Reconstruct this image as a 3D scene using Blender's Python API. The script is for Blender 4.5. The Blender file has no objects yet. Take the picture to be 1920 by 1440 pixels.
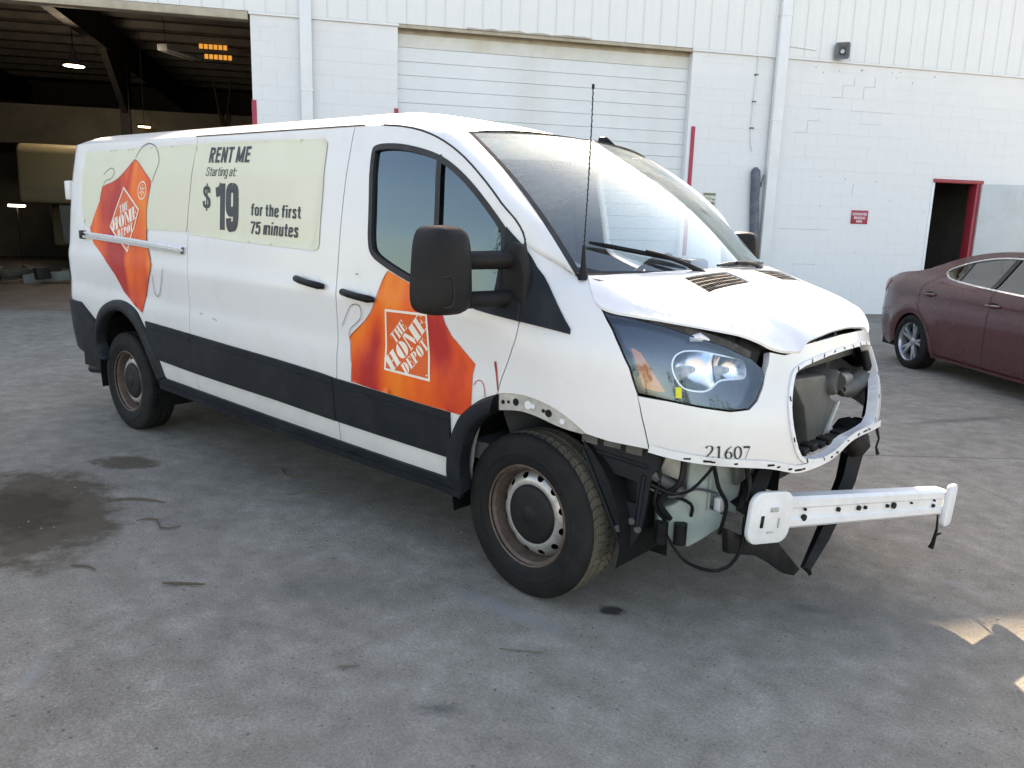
import bpy, bmesh, math, random
import numpy as np
from mathutils import Vector, Matrix
from mathutils.geometry import delaunay_2d_cdt

scene = bpy.context.scene
COL = scene.collection
rad = math.radians

# ------------------------------------------------------------------ camera, sky, sun, exposure
CAM = np.array([1.9958, -3.4109, 1.5695]); YAW, PITCH, ROLL = 2.28033658, .202329839, .0303181645
cd = bpy.data.cameras.new('camera'); cam = bpy.data.objects.new('camera', cd); COL.objects.link(cam)
cd.sensor_width = 36.0; cd.lens = 1488.78 / 1920 * 36; cd.clip_start = .05; cd.clip_end = 2000
fw = Vector((math.cos(YAW) * math.cos(PITCH), math.sin(YAW) * math.cos(PITCH), -math.sin(PITCH)))
rt = fw.cross(Vector((0, 0, 1))).normalized(); up = rt.cross(fw)
r2 = math.cos(ROLL) * rt + math.sin(ROLL) * up; u2 = -math.sin(ROLL) * rt + math.cos(ROLL) * up
m3 = Matrix((r2, u2, -fw)).transposed()
cam.matrix_world = Matrix.Translation(Vector(CAM)) @ m3.to_4x4()
scene.camera = cam

SUN_AZ, SUN_EL = 132.0, 31.0          # degrees; azimuth counter-clockwise from +X
world = bpy.data.worlds.new('World'); scene.world = world; world.use_nodes = True
wn = world.node_tree; sky = wn.nodes.new('ShaderNodeTexSky'); sky.sky_type = 'NISHITA'; sky.sun_disc = False
sky.sun_elevation = rad(SUN_EL); sky.sun_rotation = rad(90 - SUN_AZ); sky.air_density = 1.0; sky.dust_density = 1.6; sky.ozone_density = 1.0
bg = wn.nodes['Background']; bg.inputs['Strength'].default_value = .15
wn.links.new(sky.outputs[0], bg.inputs['Color'])
sd_ = bpy.data.lights.new('sun', 'SUN'); sd_.energy = 5.0; sd_.angle = rad(.53); sd_.color = (1.0, .93, .82)
sun = bpy.data.objects.new('sun', sd_); COL.objects.link(sun)
sv = Vector((math.cos(rad(SUN_AZ)) * math.cos(rad(SUN_EL)), math.sin(rad(SUN_AZ)) * math.cos(rad(SUN_EL)), math.sin(rad(SUN_EL))))
sun.rotation_euler = (-sv).to_track_quat('-Z', 'Y').to_euler(); sun.location = (-20, 30, 30)
scene.view_settings.view_transform = 'Standard'; scene.view_settings.look = 'None'
scene.view_settings.exposure = 2.02; scene.view_settings.gamma = 1.0; scene.view_settings.use_curve_mapping = False
scene.view_settings.use_white_balance = True; scene.view_settings.white_balance_temperature = 8600; scene.view_settings.white_balance_tint = 15
scene.cycles.max_bounces = 10; scene.cycles.transparent_max_bounces = 16
scene.cycles.use_denoising = True

# ------------------------------------------------------------------ object helpers
def tag(o, label=None, cat=None, group=None, kind=None):
    if label: o['label'] = label
    if cat: o['category'] = cat
    if group: o['group'] = group
    if kind: o['kind'] = kind
    return o
def empty(name, loc=(0, 0, 0), rz=0.0, label=None, cat=None, group=None):
    o = bpy.data.objects.new(name, None); COL.objects.link(o); o.location = loc; o.rotation_euler = (0, 0, rz)
    o.empty_display_size = .2
    return tag(o, label, cat, group)
def link_mesh(name, me, parent=None, loc=None, rz=None):
    o = bpy.data.objects.new(name, me); COL.objects.link(o)
    if parent is not None: o.parent = parent
    if loc is not None: o.location = loc
    if rz is not None: o.rotation_euler = (0, 0, rz)
    return o
class MB:
    """collects shapes and links them as one mesh object"""
    def __init__(s): s.v = []; s.f = []
    def add(s, v, f):
        b = len(s.v); s.v += [tuple(map(float, q)) for q in v]; s.f += [tuple(i + b for i in q) for q in f]; return s
    def box(s, a, b):
        x0, y0, z0 = a; x1, y1, z1 = b
        return s.add([(x0, y0, z0), (x1, y0, z0), (x1, y1, z0), (x0, y1, z0), (x0, y0, z1), (x1, y0, z1), (x1, y1, z1), (x0, y1, z1)],
                     [(0, 3, 2, 1), (4, 5, 6, 7), (0, 1, 5, 4), (1, 2, 6, 5), (2, 3, 7, 6), (3, 0, 4, 7)])
    def obox(s, c, ax, ay, az, hx, hy, hz):
        c, ax, ay, az = map(Vector, (c, ax, ay, az)); v = []
        for k in (-1, 1):
            for (i, j) in ((-1, -1), (1, -1), (1, 1), (-1, 1)): v.append(c + ax * (i * hx) + ay * (j * hy) + az * (k * hz))
        return s.add(v, [(0, 3, 2, 1), (4, 5, 6, 7), (0, 1, 5, 4), (1, 2, 6, 5), (2, 3, 7, 6), (3, 0, 4, 7)])
    def tube(s, pts, r, n=8, cap=True):
        pts = [Vector(q) for q in pts]; rr = r if isinstance(r, (list, tuple)) else [r] * len(pts); v = []; f = []
        t0 = (pts[1] - pts[0]).normalized(); ref = Vector((0, 0, 1)) if abs(t0.z) < .9 else Vector((1, 0, 0))
        a = t0.cross(ref).normalized()
        for i, q in enumerate(pts):
            t = (pts[min(i + 1, len(pts) - 1)] - pts[max(i - 1, 0)]).normalized()
            a = (a - t * a.dot(t)).normalized(); b = t.cross(a)
            for k in range(n):
                w = 2 * math.pi * k / n; v.append(q + (a * math.cos(w) + b * math.sin(w)) * rr[i])
        for i in range(len(pts) - 1):
            for k in range(n): f.append((i * n + k, i * n + (k + 1) % n, (i + 1) * n + (k + 1) % n, (i + 1) * n + k))
        if cap: f.append(tuple(range(n - 1, -1, -1))); f.append(tuple(range((len(pts) - 1) * n, len(pts) * n)))
        return s.add(v, f)
    def lathe(s, prof, n=48, c=(0, 0, 0), close=False):
        """profile of (radius, y) turned about the Y axis through c"""
        v = []; f = []; m = len(prof)
        for k in range(n):
            w = 2 * math.pi * k / n
            for (r, y) in prof: v.append((c[0] + r * math.cos(w), c[1] + y, c[2] + r * math.sin(w)))
        for k in range(n):
            for i in range(m if close else m - 1):
                j = (i + 1) % m; f.append((k * m + i, k * m + j, ((k + 1) % n) * m + j, ((k + 1) % n) * m + i))
        return s.add(v, f)
    def grid(s, rows):
        n = len(rows[0]); v = [q for r in rows for q in r]
        return s.add(v, [(i * n + j, i * n + j + 1, (i + 1) * n + j + 1, (i + 1) * n + j) for i in range(len(rows) - 1) for j in range(n - 1)])
    def prism(s, poly, depth, org=(0, 0, 0), ex=(1, 0, 0), ey=(0, 0, 1), ez=(0, 1, 0)):
        """flat polygon (2D) given thickness along ez"""
        o, ex, ey, ez = map(Vector, (org, ex, ey, ez)); n = len(poly)
        v = [o + ex * a + ey * b for a, b in poly] + [o + ex * a + ey * b + ez * depth for a, b in poly]
        return s.add(v, [tuple(range(n)), tuple(range(2 * n - 1, n - 1, -1))] + [(i, i + n, (i + 1) % n + n, (i + 1) % n) for i in range(n)])
    def mesh(s, name, mat=None, smooth=35, bevel=0.0, segs=2, recalc=True):
        me = bpy.data.meshes.new(name); me.from_pydata(s.v, [], s.f)
        if bevel or recalc:
            bm = bmesh.new(); bm.from_mesh(me)
            if recalc: bmesh.ops.recalc_face_normals(bm, faces=bm.faces)
            if bevel:
                ed = [e for e in bm.edges if len(e.link_faces) == 2 and e.calc_face_angle(0) > rad(32)]
                bmesh.ops.bevel(bm, geom=ed, offset=bevel, segments=segs, affect='EDGES', profile=.5, clamp_overlap=True)
            bm.to_mesh(me); bm.free()
        if smooth:
            me.polygons.foreach_set('use_smooth', [True] * len(me.polygons)); me.set_sharp_from_angle(angle=rad(smooth))
        if mat: me.materials.append(mat)
        me.update(); return me
    def build(s, name, mat, parent=None, loc=None, rz=None, **kw):
        return link_mesh(name, s.mesh(name, mat, **kw), parent, loc, rz)

# ------------------------------------------------------------------ materials
def new_mat(name):
    m = bpy.data.materials.new(name); m.use_nodes = True
    return m, m.node_tree, m.node_tree.nodes['Principled BSDF']
def ramp(nt, fac, stops):
    r = nt.nodes.new('ShaderNodeValToRGB'); e = r.color_ramp.elements
    while len(e) < len(stops): e.new(.5)
    for i, (p, c) in enumerate(stops): e[i].position = p; e[i].color = (*c, 1)
    nt.links.new(fac, r.inputs[0]); return r.outputs[0]
def noise(nt, scale, detail=6, rough=.6, vec=None, dist=0.0):
    n = nt.nodes.new('ShaderNodeTexNoise'); n.inputs['Scale'].default_value = scale; n.inputs['Detail'].default_value = detail
    n.inputs['Roughness'].default_value = rough; n.inputs['Distortion'].default_value = dist
    if vec is not None: nt.links.new(vec, n.inputs['Vector'])
    return n.outputs['Fac']
def objco(nt, scale=(1, 1, 1)):
    t = nt.nodes.new('ShaderNodeTexCoord'); m = nt.nodes.new('ShaderNodeMapping'); m.inputs['Scale'].default_value = scale
    nt.links.new(t.outputs['Object'], m.inputs['Vector']); return m.outputs[0]
def mixc(nt, fac, a, b, mode='MIX'):
    n = nt.nodes.new('ShaderNodeMix'); n.data_type = 'RGBA'; n.blend_type = mode
    for i, q in ((0, fac), (6, a), (7, b)):
        if isinstance(q, (int, float)): n.inputs[i].default_value = q
        elif isinstance(q, tuple): n.inputs[i].default_value = (*q, 1)
        else: nt.links.new(q, n.inputs[i])
    return n.outputs[2]
def mth(nt, op, a, b=None, c=None):
    n = nt.nodes.new('ShaderNodeMath'); n.operation = op
    for i, q in enumerate((a, b, c)):
        if q is None: continue
        if isinstance(q, (int, float)): n.inputs[i].default_value = q
        else: nt.links.new(q, n.inputs[i])
    return n.outputs[0]
def bump(nt, bs, h, strength=.3, dist=.01):
    b = nt.nodes.new('ShaderNodeBump'); b.inputs['Strength'].default_value = strength; b.inputs['Distance'].default_value = dist
    nt.links.new(h, b.inputs['Height']); nt.links.new(b.outputs[0], bs.inputs['Normal'])
def mat(name, col, rough=.5, metal=0.0, var=.12, scale=6.0, dirt=None, dirt_amt=.4, coat=0.0, bmp=0.0, bscale=60, spec=.5):
    """plain surface: base colour with uneven tone, optional dirt patches and fine relief"""
    m, nt, bs = new_mat(name); vec = objco(nt)
    n1 = noise(nt, scale, 7, .65, vec)
    lo = tuple(max(c * (1 - var), 0) for c in col); hi = tuple(min(c * (1 + var), 1) for c in col)
    c = ramp(nt, n1, [(.3, lo), (.7, hi)])
    if dirt:
        n2 = noise(nt, scale * .6, 9, .7, vec, .4)
        f = ramp(nt, n2, [(.5, (0, 0, 0)), (.72, (dirt_amt,) * 3)]); c = mixc(nt, f, c, dirt)
    nt.links.new(c, bs.inputs['Base Color'])
    n3 = noise(nt, scale * 2.3, 5, .6, vec)
    nt.links.new(ramp(nt, n3, [(.3, (max(rough - .08, .02),) * 3), (.7, (min(rough + .1, 1),) * 3)]), bs.inputs['Roughness'])
    bs.inputs['Metallic'].default_value = metal; bs.inputs['Coat Weight'].default_value = coat; bs.inputs['Coat Roughness'].default_value = .06
    bs.inputs['Specular IOR Level'].default_value = spec
    if bmp: bump(nt, bs, noise(nt, bscale, 4, .6, vec), bmp, .004)
    return m
def emit(name, col, strength):
    m, nt, bs = new_mat(name); bs.inputs['Base Color'].default_value = (*col, 1)
    bs.inputs['Emission Color'].default_value = (*col, 1); bs.inputs['Emission Strength'].default_value = strength
    return m
def glass(name, tint, clear, dust=0.0, dust_col=(.6, .58, .5), rough=.02, streak=(3, 3, 3), dstops=((.35, 0), (.75, 1)), gcol=(1, 1, 1), wiped=None):
    """pane: see-through share + mirror reflection by angle + a film of dust"""
    m, nt, bs = new_mat(name); nt.nodes.remove(bs); out = nt.nodes['Material Output']
    tr = nt.nodes.new('ShaderNodeBsdfTransparent'); tr.inputs[0].default_value = (*tint, 1)
    gl = nt.nodes.new('ShaderNodeBsdfGlossy'); gl.inputs['Roughness'].default_value = rough; gl.inputs['Color'].default_value = (*gcol, 1)
    df = nt.nodes.new('ShaderNodeBsdfDiffuse'); df.inputs['Color'].default_value = (*dust_col, 1)
    tl = nt.nodes.new('ShaderNodeBsdfTranslucent'); tl.inputs['Color'].default_value = (*dust_col, 1)
    dm = nt.nodes.new('ShaderNodeMixShader'); dm.inputs[0].default_value = .5; nt.links.new(df.outputs[0], dm.inputs[1]); nt.links.new(tl.outputs[0], dm.inputs[2])
    fr = nt.nodes.new('ShaderNodeFresnel'); fr.inputs['IOR'].default_value = 1.55
    mx = nt.nodes.new('ShaderNodeMixShader'); f = mth(nt, 'MULTIPLY', mth(nt, 'MULTIPLY_ADD', fr.outputs[0], 1 - (1 - clear) * .5, (1 - clear) * .5), 1.0)
    nt.links.new(f, mx.inputs[0]); nt.links.new(tr.outputs[0], mx.inputs[1]); nt.links.new(gl.outputs[0], mx.inputs[2])
    res = mx.outputs[0]
    if dust > 0:
        vec = objco(nt, streak); nz = mth(nt, 'ADD', mth(nt, 'MULTIPLY', noise(nt, 1.1, 4, .55, vec), .65), mth(nt, 'MULTIPLY', noise(nt, 14, 5, .7, vec), .35))
        k = ramp(nt, nz, [(dstops[0][0], (dust * dstops[0][1],) * 3), (dstops[1][0], (dust * dstops[1][1],) * 3)])
        if wiped:
            sx = nt.nodes.new('ShaderNodeSeparateXYZ'); nt.links.new(objco(nt), sx.inputs[0]); hz = mth(nt, 'ADD', sx.outputs[2], mth(nt, 'MULTIPLY', noise(nt, 2.5, 3, .5, objco(nt)), .12))
            mr = nt.nodes.new('ShaderNodeMapRange'); mr.inputs['From Min'].default_value = wiped[0]; mr.inputs['From Max'].default_value = wiped[1]; mr.inputs['To Min'].default_value = .22; nt.links.new(hz, mr.inputs['Value']); k = mth(nt, 'MULTIPLY', k, mr.outputs[0])
        m2 = nt.nodes.new('ShaderNodeMixShader'); nt.links.new(k, m2.inputs[0]); nt.links.new(res, m2.inputs[1]); nt.links.new(dm.outputs[0], m2.inputs[2]); res = m2.outputs[0]
    nt.links.new(res, out.inputs['Surface']); return m

# ------------------------------------------------------------------ ground
def ground_material():
    m, nt, bs = new_mat('worn_concrete'); vec = objco(nt)
    fine = noise(nt, 85, 6, .75, vec); mid = noise(nt, 7, 8, .65, vec); big = noise(nt, .55, 6, .6, vec, .6)
    sand = noise(nt, 190, 3, .7, vec); blot = noise(nt, 2.2, 7, .7, vec, .5)
    t = mth(nt, 'ADD', mth(nt, 'MULTIPLY', fine, .36), mth(nt, 'ADD', mth(nt, 'MULTIPLY', mid, .28), mth(nt, 'ADD', mth(nt, 'MULTIPLY', sand, .22), mth(nt, 'MULTIPLY', blot, .14))))
    c = ramp(nt, t, [(.37, (.118, .105, .088)), (.455, (.222, .202, .174)), (.53, (.290, .266, .231)), (.60, (.415, .385, .338))])
    c = mixc(nt, .35, c, ramp(nt, big, [(.35, (.62, .62, .62)), (.65, (1.25, 1.25, 1.25))]), 'MULTIPLY')
    pit = noise(nt, 38, 3, .5, vec); c = mixc(nt, ramp(nt, pit, [(.66, (0, 0, 0)), (.72, (.7, .7, .7))]), c, (.062, .061, .058))
    lite = noise(nt, 55, 2, .5, vec); c = mixc(nt, ramp(nt, lite, [(.735, (0, 0, 0)), (.77, (.7, .7, .7))]), c, (.42, .41, .39))
    warm = noise(nt, .9, 5, .6, vec, .3); c = mixc(nt, ramp(nt, warm, [(.45, (0, 0, 0)), (.75, (.35, .35, .35))]), c, (.195, .180, .150))
    def stain(c, cx, cy, rx, ry, rot, col, amt, edge=.5, nscale=3.0, nz=.9):
        mp = nt.nodes.new('ShaderNodeMapping'); mp.vector_type = 'TEXTURE'; mp.inputs['Location'].default_value = (cx, cy, 0)
        mp.inputs['Rotation'].default_value = (0, 0, rad(rot)); mp.inputs['Scale'].default_value = (rx, ry, 1)
        tc = nt.nodes.new('ShaderNodeTexCoord'); nt.links.new(tc.outputs['Object'], mp.inputs['Vector'])
        ln = nt.nodes.new('ShaderNodeVectorMath'); ln.operation = 'LENGTH'; nt.links.new(mp.outputs[0], ln.inputs[0])
        d = mth(nt, 'ADD', ln.outputs['Value'], mth(nt, 'MULTIPLY_ADD', noise(nt, nscale, 8, .7, vec), nz, -nz / 2))
        f = ramp(nt, d, [(max(.9 - edge, 0), (amt,) * 3), (1.0, (0, 0, 0))]); return mixc(nt, f, c, col)
    for a in STAINS: c = stain(c, *a)
    nt.links.new(c, bs.inputs['Base Color']); bs.inputs['Roughness'].default_value = .95; bs.inputs['Specular IOR Level'].default_value = .06
    h = mth(nt, 'ADD', mth(nt, 'MULTIPLY', fine, 1.1), mth(nt, 'MULTIPLY', mid, 1.2)); bump(nt, bs, h, .55, .012)
    return m
STAINS = [(-2.45, -2.05, .85, .46, -14, (.085, .066, .046), .85, .22, 4.5, 1.3), (-2.5, -2.1, .5, .3, -14, (.05, .04, .03), .7, .4, 7, 1.6), (-2.97, -1.34, .26, .15, 30, (.085, .066, .046), .8, .25, 9, 1.5),
          (.351, -.818, .066, .050, 35, (.035, .034, .035), .92, .35, 30, 1.1),
          (.02, -1.12, .34, .06, 2, (.27, .285, .30), .6, .9, 14, 1.8), (1.37, .49, .19, .025, -17, (.27, .28, .29), .55, .8, 14, 1.4),
          (-.83, -2.6, .16, .04, 137, (.28, .285, .29), .5, .8, 14, 1.5), (.932, -.22, .12, .05, 20, (.10, .105, .09), .6, .8, 14, 1.4),
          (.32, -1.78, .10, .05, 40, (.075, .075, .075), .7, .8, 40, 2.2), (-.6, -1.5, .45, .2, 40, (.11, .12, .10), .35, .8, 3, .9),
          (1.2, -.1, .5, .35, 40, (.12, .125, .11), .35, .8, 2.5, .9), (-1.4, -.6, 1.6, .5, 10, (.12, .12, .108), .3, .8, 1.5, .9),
          (.55, 2.6, 5.5, .010, 42, (.075, .072, .068), .8, .6, 1.5, .5), (-4.2, 1.5, 6.0, .010, 55, (.08, .078, .072), .7, .6, 1.5, .5), (3.3, .6, 4.0, .010, -36, (.08, .078, .072), .7, .6, 1.5, .5),
          (-6.5, 1.2, 1.5, .12, 52, (.07, .06, .055), .5, .7, 3, .9), (.6, 4.2, .9, .08, 60, (.06, .06, .06), .5, .7, 4, .9)]
GM = ground_material()
g = MB(); N = 40
xs = np.concatenate([[-400, -120, -40], np.linspace(-22, 22, 45), [40, 120, 400]])
rng = random.Random(5)
rows = [[(x, y, (rng.uniform(-.004, .004) if abs(x) < 12 and abs(y) < 12 and not (abs(x) < 6 and abs(y) < 3) else 0)) for y in xs] for x in xs]
g.grid(rows); tag(g.build('ground', GM, smooth=180), 'worn grey concrete yard with oil stains', 'ground', kind='structure')

# ------------------------------------------------------------------ warehouse building (local X along the wall, Y into the building)
WALL_YAW = .936964357; WORG = (-8.895, 4.592, 0.0)
M_block = mat('painted_block', (.70, .71, .72), .55, var=.04, scale=1.3, dirt=(.54, .54, .52), dirt_amt=.3, bmp=.25, bscale=70)
M_siding = mat('painted_siding', (.70, .71, .71), .42, var=.04, scale=.8, dirt=(.55, .55, .52), dirt_amt=.3)
M_rollup = mat('rollup_paint', (.66, .685, .70), .40, var=.05, scale=1.2, dirt=(.54, .53, .49), dirt_amt=.45)
M_rollup_top = mat('rollup_weathered', (.60, .60, .56), .45, var=.08, scale=2, dirt=(.52, .44, .33), dirt_amt=.6)
M_white = mat('white_trim', (.70, .72, .73), .45, var=.05, scale=3)
M_brown = mat('rusty_flashing', (.40, .35, .27), .6, var=.25, scale=4)
M_red = mat('red_guard_paint', (.38, .022, .055), .45, var=.1, scale=5)
M_doorred = mat('red_frame_paint', (.30, .025, .04), .4, var=.1, scale=5)
M_doorleaf = mat('grey_door_leaf', (.50, .52, .52), .35, var=.06, scale=2, dirt=(.30, .24, .18), dirt_amt=.35)
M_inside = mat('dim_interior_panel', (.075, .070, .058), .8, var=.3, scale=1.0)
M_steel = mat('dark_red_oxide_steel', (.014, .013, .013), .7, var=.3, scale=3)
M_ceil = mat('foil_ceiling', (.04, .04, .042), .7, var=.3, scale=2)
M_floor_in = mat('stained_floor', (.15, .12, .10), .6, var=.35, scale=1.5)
M_black = mat('matt_black', (.012, .012, .013), .7, var=.2, scale=8)
M_greypipe = mat('weathered_grey_pipe', (.085, .10, .13), .55, var=.35, scale=9, dirt=(.25, .27, .28), dirt_amt=.5)
M_horn = mat('grey_horn', (.13, .135, .14), .5, var=.2, scale=8)
B = empty('warehouse_building', WORG, WALL_YAW, 'white painted block and metal warehouse with open bay and roll-up door', 'building')
H_EAVE = 6.62; Z_BAND = 4.555
# concrete blocks in running bond
BX0, BX1 = 11.30, 12.30; BDOOR = 2.585
spans = [(-1.13, 1.10), (6.15, 16.0)]
blocks = []
for r in range(22):
    z0 = max(.08 + (r - 1) * .2145, 0.0); z1 = min(.08 + r * .2145, Z_BAND - .03)
    if z1 - z0 < .02: continue
    for (a, b) in spans:
        x = 9.34 - .43 * 30 + (.215 if r % 2 else 0.0)
        while x + .43 < a + .01: x += .43
        while x < b - .01:
            x0, x1 = max(x, a), min(x + .43, b); x += .43
            segs = [(x0, x1)]
            if z0 < BDOOR - .02: segs = [(p, q) for p, q in ((x0, min(x1, BX0)), (max(x0, BX1), x1)) if q - p > .02] if (x1 > BX0 and x0 < BX1) else segs
            for p, q in segs:
                if q - p < .02: continue
                hidden = (p < 2 and z1 < 2.9) or (6 < p < 7.6 and z1 < 1.75 - .0) or (7.6 <= p < 9 and z1 < .6) or p > 13.4 or (p > 9.8 and z1 < 1.0 and p > 10.8)
                blocks.append((hidden, p, q, z0, z1))
blocks.sort(key=lambda t: t[0]); cache = {}
rest = MB(); rb = random.Random(3); nb = 0
for hid, p, q, z0, z1 in blocks:
    L, Hh = round(q - p, 3), round(z1 - z0, 3); dy = rb.choice([0, 0, 0, -.0008, .0006, -.0012])
    if hid or nb >= 296: rest.box((p + .0006, dy, z0 + .0006), (q - .0006, .12, z1 - .0006)); continue
    if (L, Hh) not in cache:
        b_ = MB(); b_.box((.0006, 0, .0006), (L - .0006, .12, Hh - .0006)); cache[(L, Hh)] = b_.mesh('concrete_block', M_block, bevel=.0011, segs=1, smooth=0)
    o = link_mesh('concrete_block', cache[(L, Hh)], B, (p, dy, z0)); nb += 1
tag(rest.build('lower_blocks', M_block, B, smooth=0), kind='stuff')
w = MB(); w.box((-1.12, .004, 0), (1.09, .2, Z_BAND - .04)); w.build('block_core', M_block, B, smooth=0); w = MB(); w.box((6.16, .004, 0), (BX0 - .01, .2, Z_BAND - .04)); w.box((BX1 + .01, .004, 0), (16, .2, Z_BAND - .04))
w.box((BX0 - .01, .004, BDOOR + .01), (BX1 + .01, .2, Z_BAND - .04)); w.build('block_core', M_block, B, smooth=0)
M_crack = mat('open_joint', (.30, .31, .32), .8, var=.3, scale=30)
for cr in ([(9.34, 4.30), (9.34, 4.156), (9.125, 4.156), (9.125, 3.941), (8.91, 3.941)], [(9.77, 4.32), (9.77, 4.156), (9.555, 4.156), (9.555, 3.941)], [(8.695, 3.56), (8.695, 3.512), (8.48, 3.512), (8.48, 3.298), (8.24, 3.298)], [(8.60, 3.727), (8.92, 3.727)], [(9.34, 3.727), (10.2, 3.727)], [(9.55, 3.512), (10.0, 3.512)], [(9.555, 2.44), (9.555, 2.225)], [(8.1, 1.582), (9.1, 1.582)], [(8.46, .938), (8.95, .938)]):
    for (a, b), (c, d) in zip(cr[:-1], cr[1:]):
        q = MB(); q.box((min(a, c) - .0025, -.0022, min(b, d) - .0025), (max(a, c) + .0025, .003, max(b, d) + .0025)); q.build('open_joint', M_crack, B)
rk = random.Random(77)
for k in range(16):
    a, z = rk.uniform(7.95, 11.2), rk.choice([4.38, 4.42, 4.3, 2.2, 1.95, 2.5]) + rk.uniform(-.05, .05); q = MB(); q.box((a, -.0025, z), (a + rk.uniform(.01, .05), .003, z + rk.uniform(.008, .03))); q.build('paint_chip', M_crack, B)
# ribbed siding, one part for each pan
pw = .305; prof = [(0, 0), (.012, 0), (.016, -.006), (.026, -.006), (.030, 0), (.150, 0), (.156, -.0006), (.168, -.0006), (.174, 0), (pw - .003, 0)]
sp = MB(); sp.add([(x, y, 0) for x, y in prof] + [(x, y, H_EAVE - Z_BAND) for x, y in prof] + [(0, .03, 0), (pw - .003, .03, 0), (0, .03, H_EAVE - Z_BAND), (pw - .003, .03, H_EAVE - Z_BAND)],
                  [(i, i + 1, i + 11, i + 10) for i in range(9)] + [(20, 21, 23, 22)])
sp_me = sp.mesh('siding_panel', M_siding, smooth=25, recalc=False)
k = 0; x = -7.0
while x < 16:
    link_mesh('siding_panel', sp_me, B, (x, -.03 - .0008 * (k % 3), Z_BAND + .012)); x += pw; k += 1
f = MB(); f.box((-1.15, -.034, Z_BAND - .03), (1.12, .01, Z_BAND + .010)); f.build('drip_flashing', M_white, B, bevel=.004); f = MB(); f.box((6.13, -.034, Z_BAND - .03), (16, .01, Z_BAND + .010)); f.build('drip_flashing', M_white, B, bevel=.004)
f = MB(); f.box((1.10, -.020, Z_BAND - .045), (6.15, .0, Z_BAND + .008)); f.build('door_lintel', M_brown, B, bevel=.003)
rr = random.Random(9); pts = [(2.2 + .14 * i, rr.uniform(.005, .035)) for i in range(16)]
f = MB(); f.prism([(a, Z_BAND + .012) for a, b in pts] + [(a, Z_BAND + .012 + b) for a, b in reversed(pts)], .006, (0, -.068, 0)); f.build('bent_flashing', M_brown, B)
f = MB(); f.box((-7, -.03, Z_BAND - .11), (-1.16, .20, Z_BAND + .008)); f.build('bay_header', M_brown, B, bevel=.006)
# roll-up door with one part per slat
slat = MB(); sh = .2095; s_prof = [(0, 0), (-.005, .005), (-.005, sh - .006), (0, sh - .0015), (.012, sh - .004), (.012, 0)]
slat.add([(0, a, b) for a, b in s_prof] + [(5.04, a, b) for a, b in s_prof], [(i, (i + 1) % 6, (i + 1) % 6 + 6, i + 6) for i in range(6)])
sm1 = slat.mesh('door_slat', M_rollup, smooth=30); sm2 = sm1.copy(); sm2.materials.clear(); sm2.materials.append(M_rollup_top)
DR = empty('rollup_door', (1.105, .14, 0)); DR.parent = B
for i in range(21): link_mesh('door_slat', sm2 if i >= 20 else sm1, DR, (0, 0, .03 + i * (sh + .0016)))
f = MB(); f.box((0, -.004, 0), (5.04, .02, .03)); f.build('bottom_bar', M_black, DR)
f = MB(); f.box((1.06, .012, 0), (1.104, .17, Z_BAND - .05)); f.build('door_jamb', M_white, B)
f = MB(); f.box((6.147, .012, 0), (6.20, .17, Z_BAND - .05)); f.build('door_jamb', M_white, B)
f = MB(); f.box((1.1, .13, 4.45), (6.15, .2, Z_BAND)); f.build('door_head', M_brown, B)
# square downspouts
for a, b_ in ((-.40, -.22), (7.70, 7.90)):
    f = MB(); f.box((a, -.135, 0), (b_, -.036, H_EAVE)); o = f.build('downspout', M_white, B, bevel=.012)
    for z in (3.45, 5.2):
        s_ = MB(); s_.box((a - .012, -.139, z), (b_ + .012, -.03, z + .025)); s_.build('strap', M_white, o, bevel=.003)
# corner guards
for a, b_ in ((-1.145, -1.075), (1.045, 1.112), (6.215, 6.290)):
    f = MB(); f.box((a, -.012, 1.05), (b_, .10 if a < 6 else -.002, 3.29)); f.build('corner_guard', M_red, B, bevel=.004)
# conduit by the downspout
f = MB(); f.tube([(7.70, -.02, 4.72), (7.44, -.02, 4.72), (7.39, -.02, 4.68), (7.38, -.02, 4.2), (7.36, -.02, 3.8), (7.36, -.02, 3.3), (7.38, -.02, 3.05), (7.42, -.025, 2.92)], .011, 6); o = f.build('conduit', M_white, B)
for z in (4.22, 3.77, 3.32):
    s_ = MB(); s_.box((7.335, -.034, z - .012), (7.405, 0, z + .012)); s_.build('clip', M_horn, o, bevel=.003)
f = MB(); f.tube([(7.9, -.04, 4.735), (8.48, -.04, 4.70)], .012, 6); f.build('conduit', M_white, B)
f = MB(); f.tube([(7.60, -.06, 0), (7.60, -.06, .9), (7.57, -.07, 1.5), (7.52, -.07, 2.1), (7.505, -.07, 2.45), (7.50, -.06, 2.58), (7.50, -.03, 2.62)], [.085, .085, .082, .082, .085, .08, .05], 12); o = f.build('standpipe', M_greypipe, B)
s_ = MB(); s_.tube([(7.60, -.09, 2.35), (7.66, -.08, 2.52)], .012, 6); s_.tube([(7.59, -.1, 2.3), (7.60, -.1, 2.38)], .025, 8); s_.build('valve', M_greypipe, o)
f = MB(); f.tube([(7.93, -.02, 0), (7.93, -.02, Z_BAND - .05)], .014, 6); f.build('conduit', M_horn, B)
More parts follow.
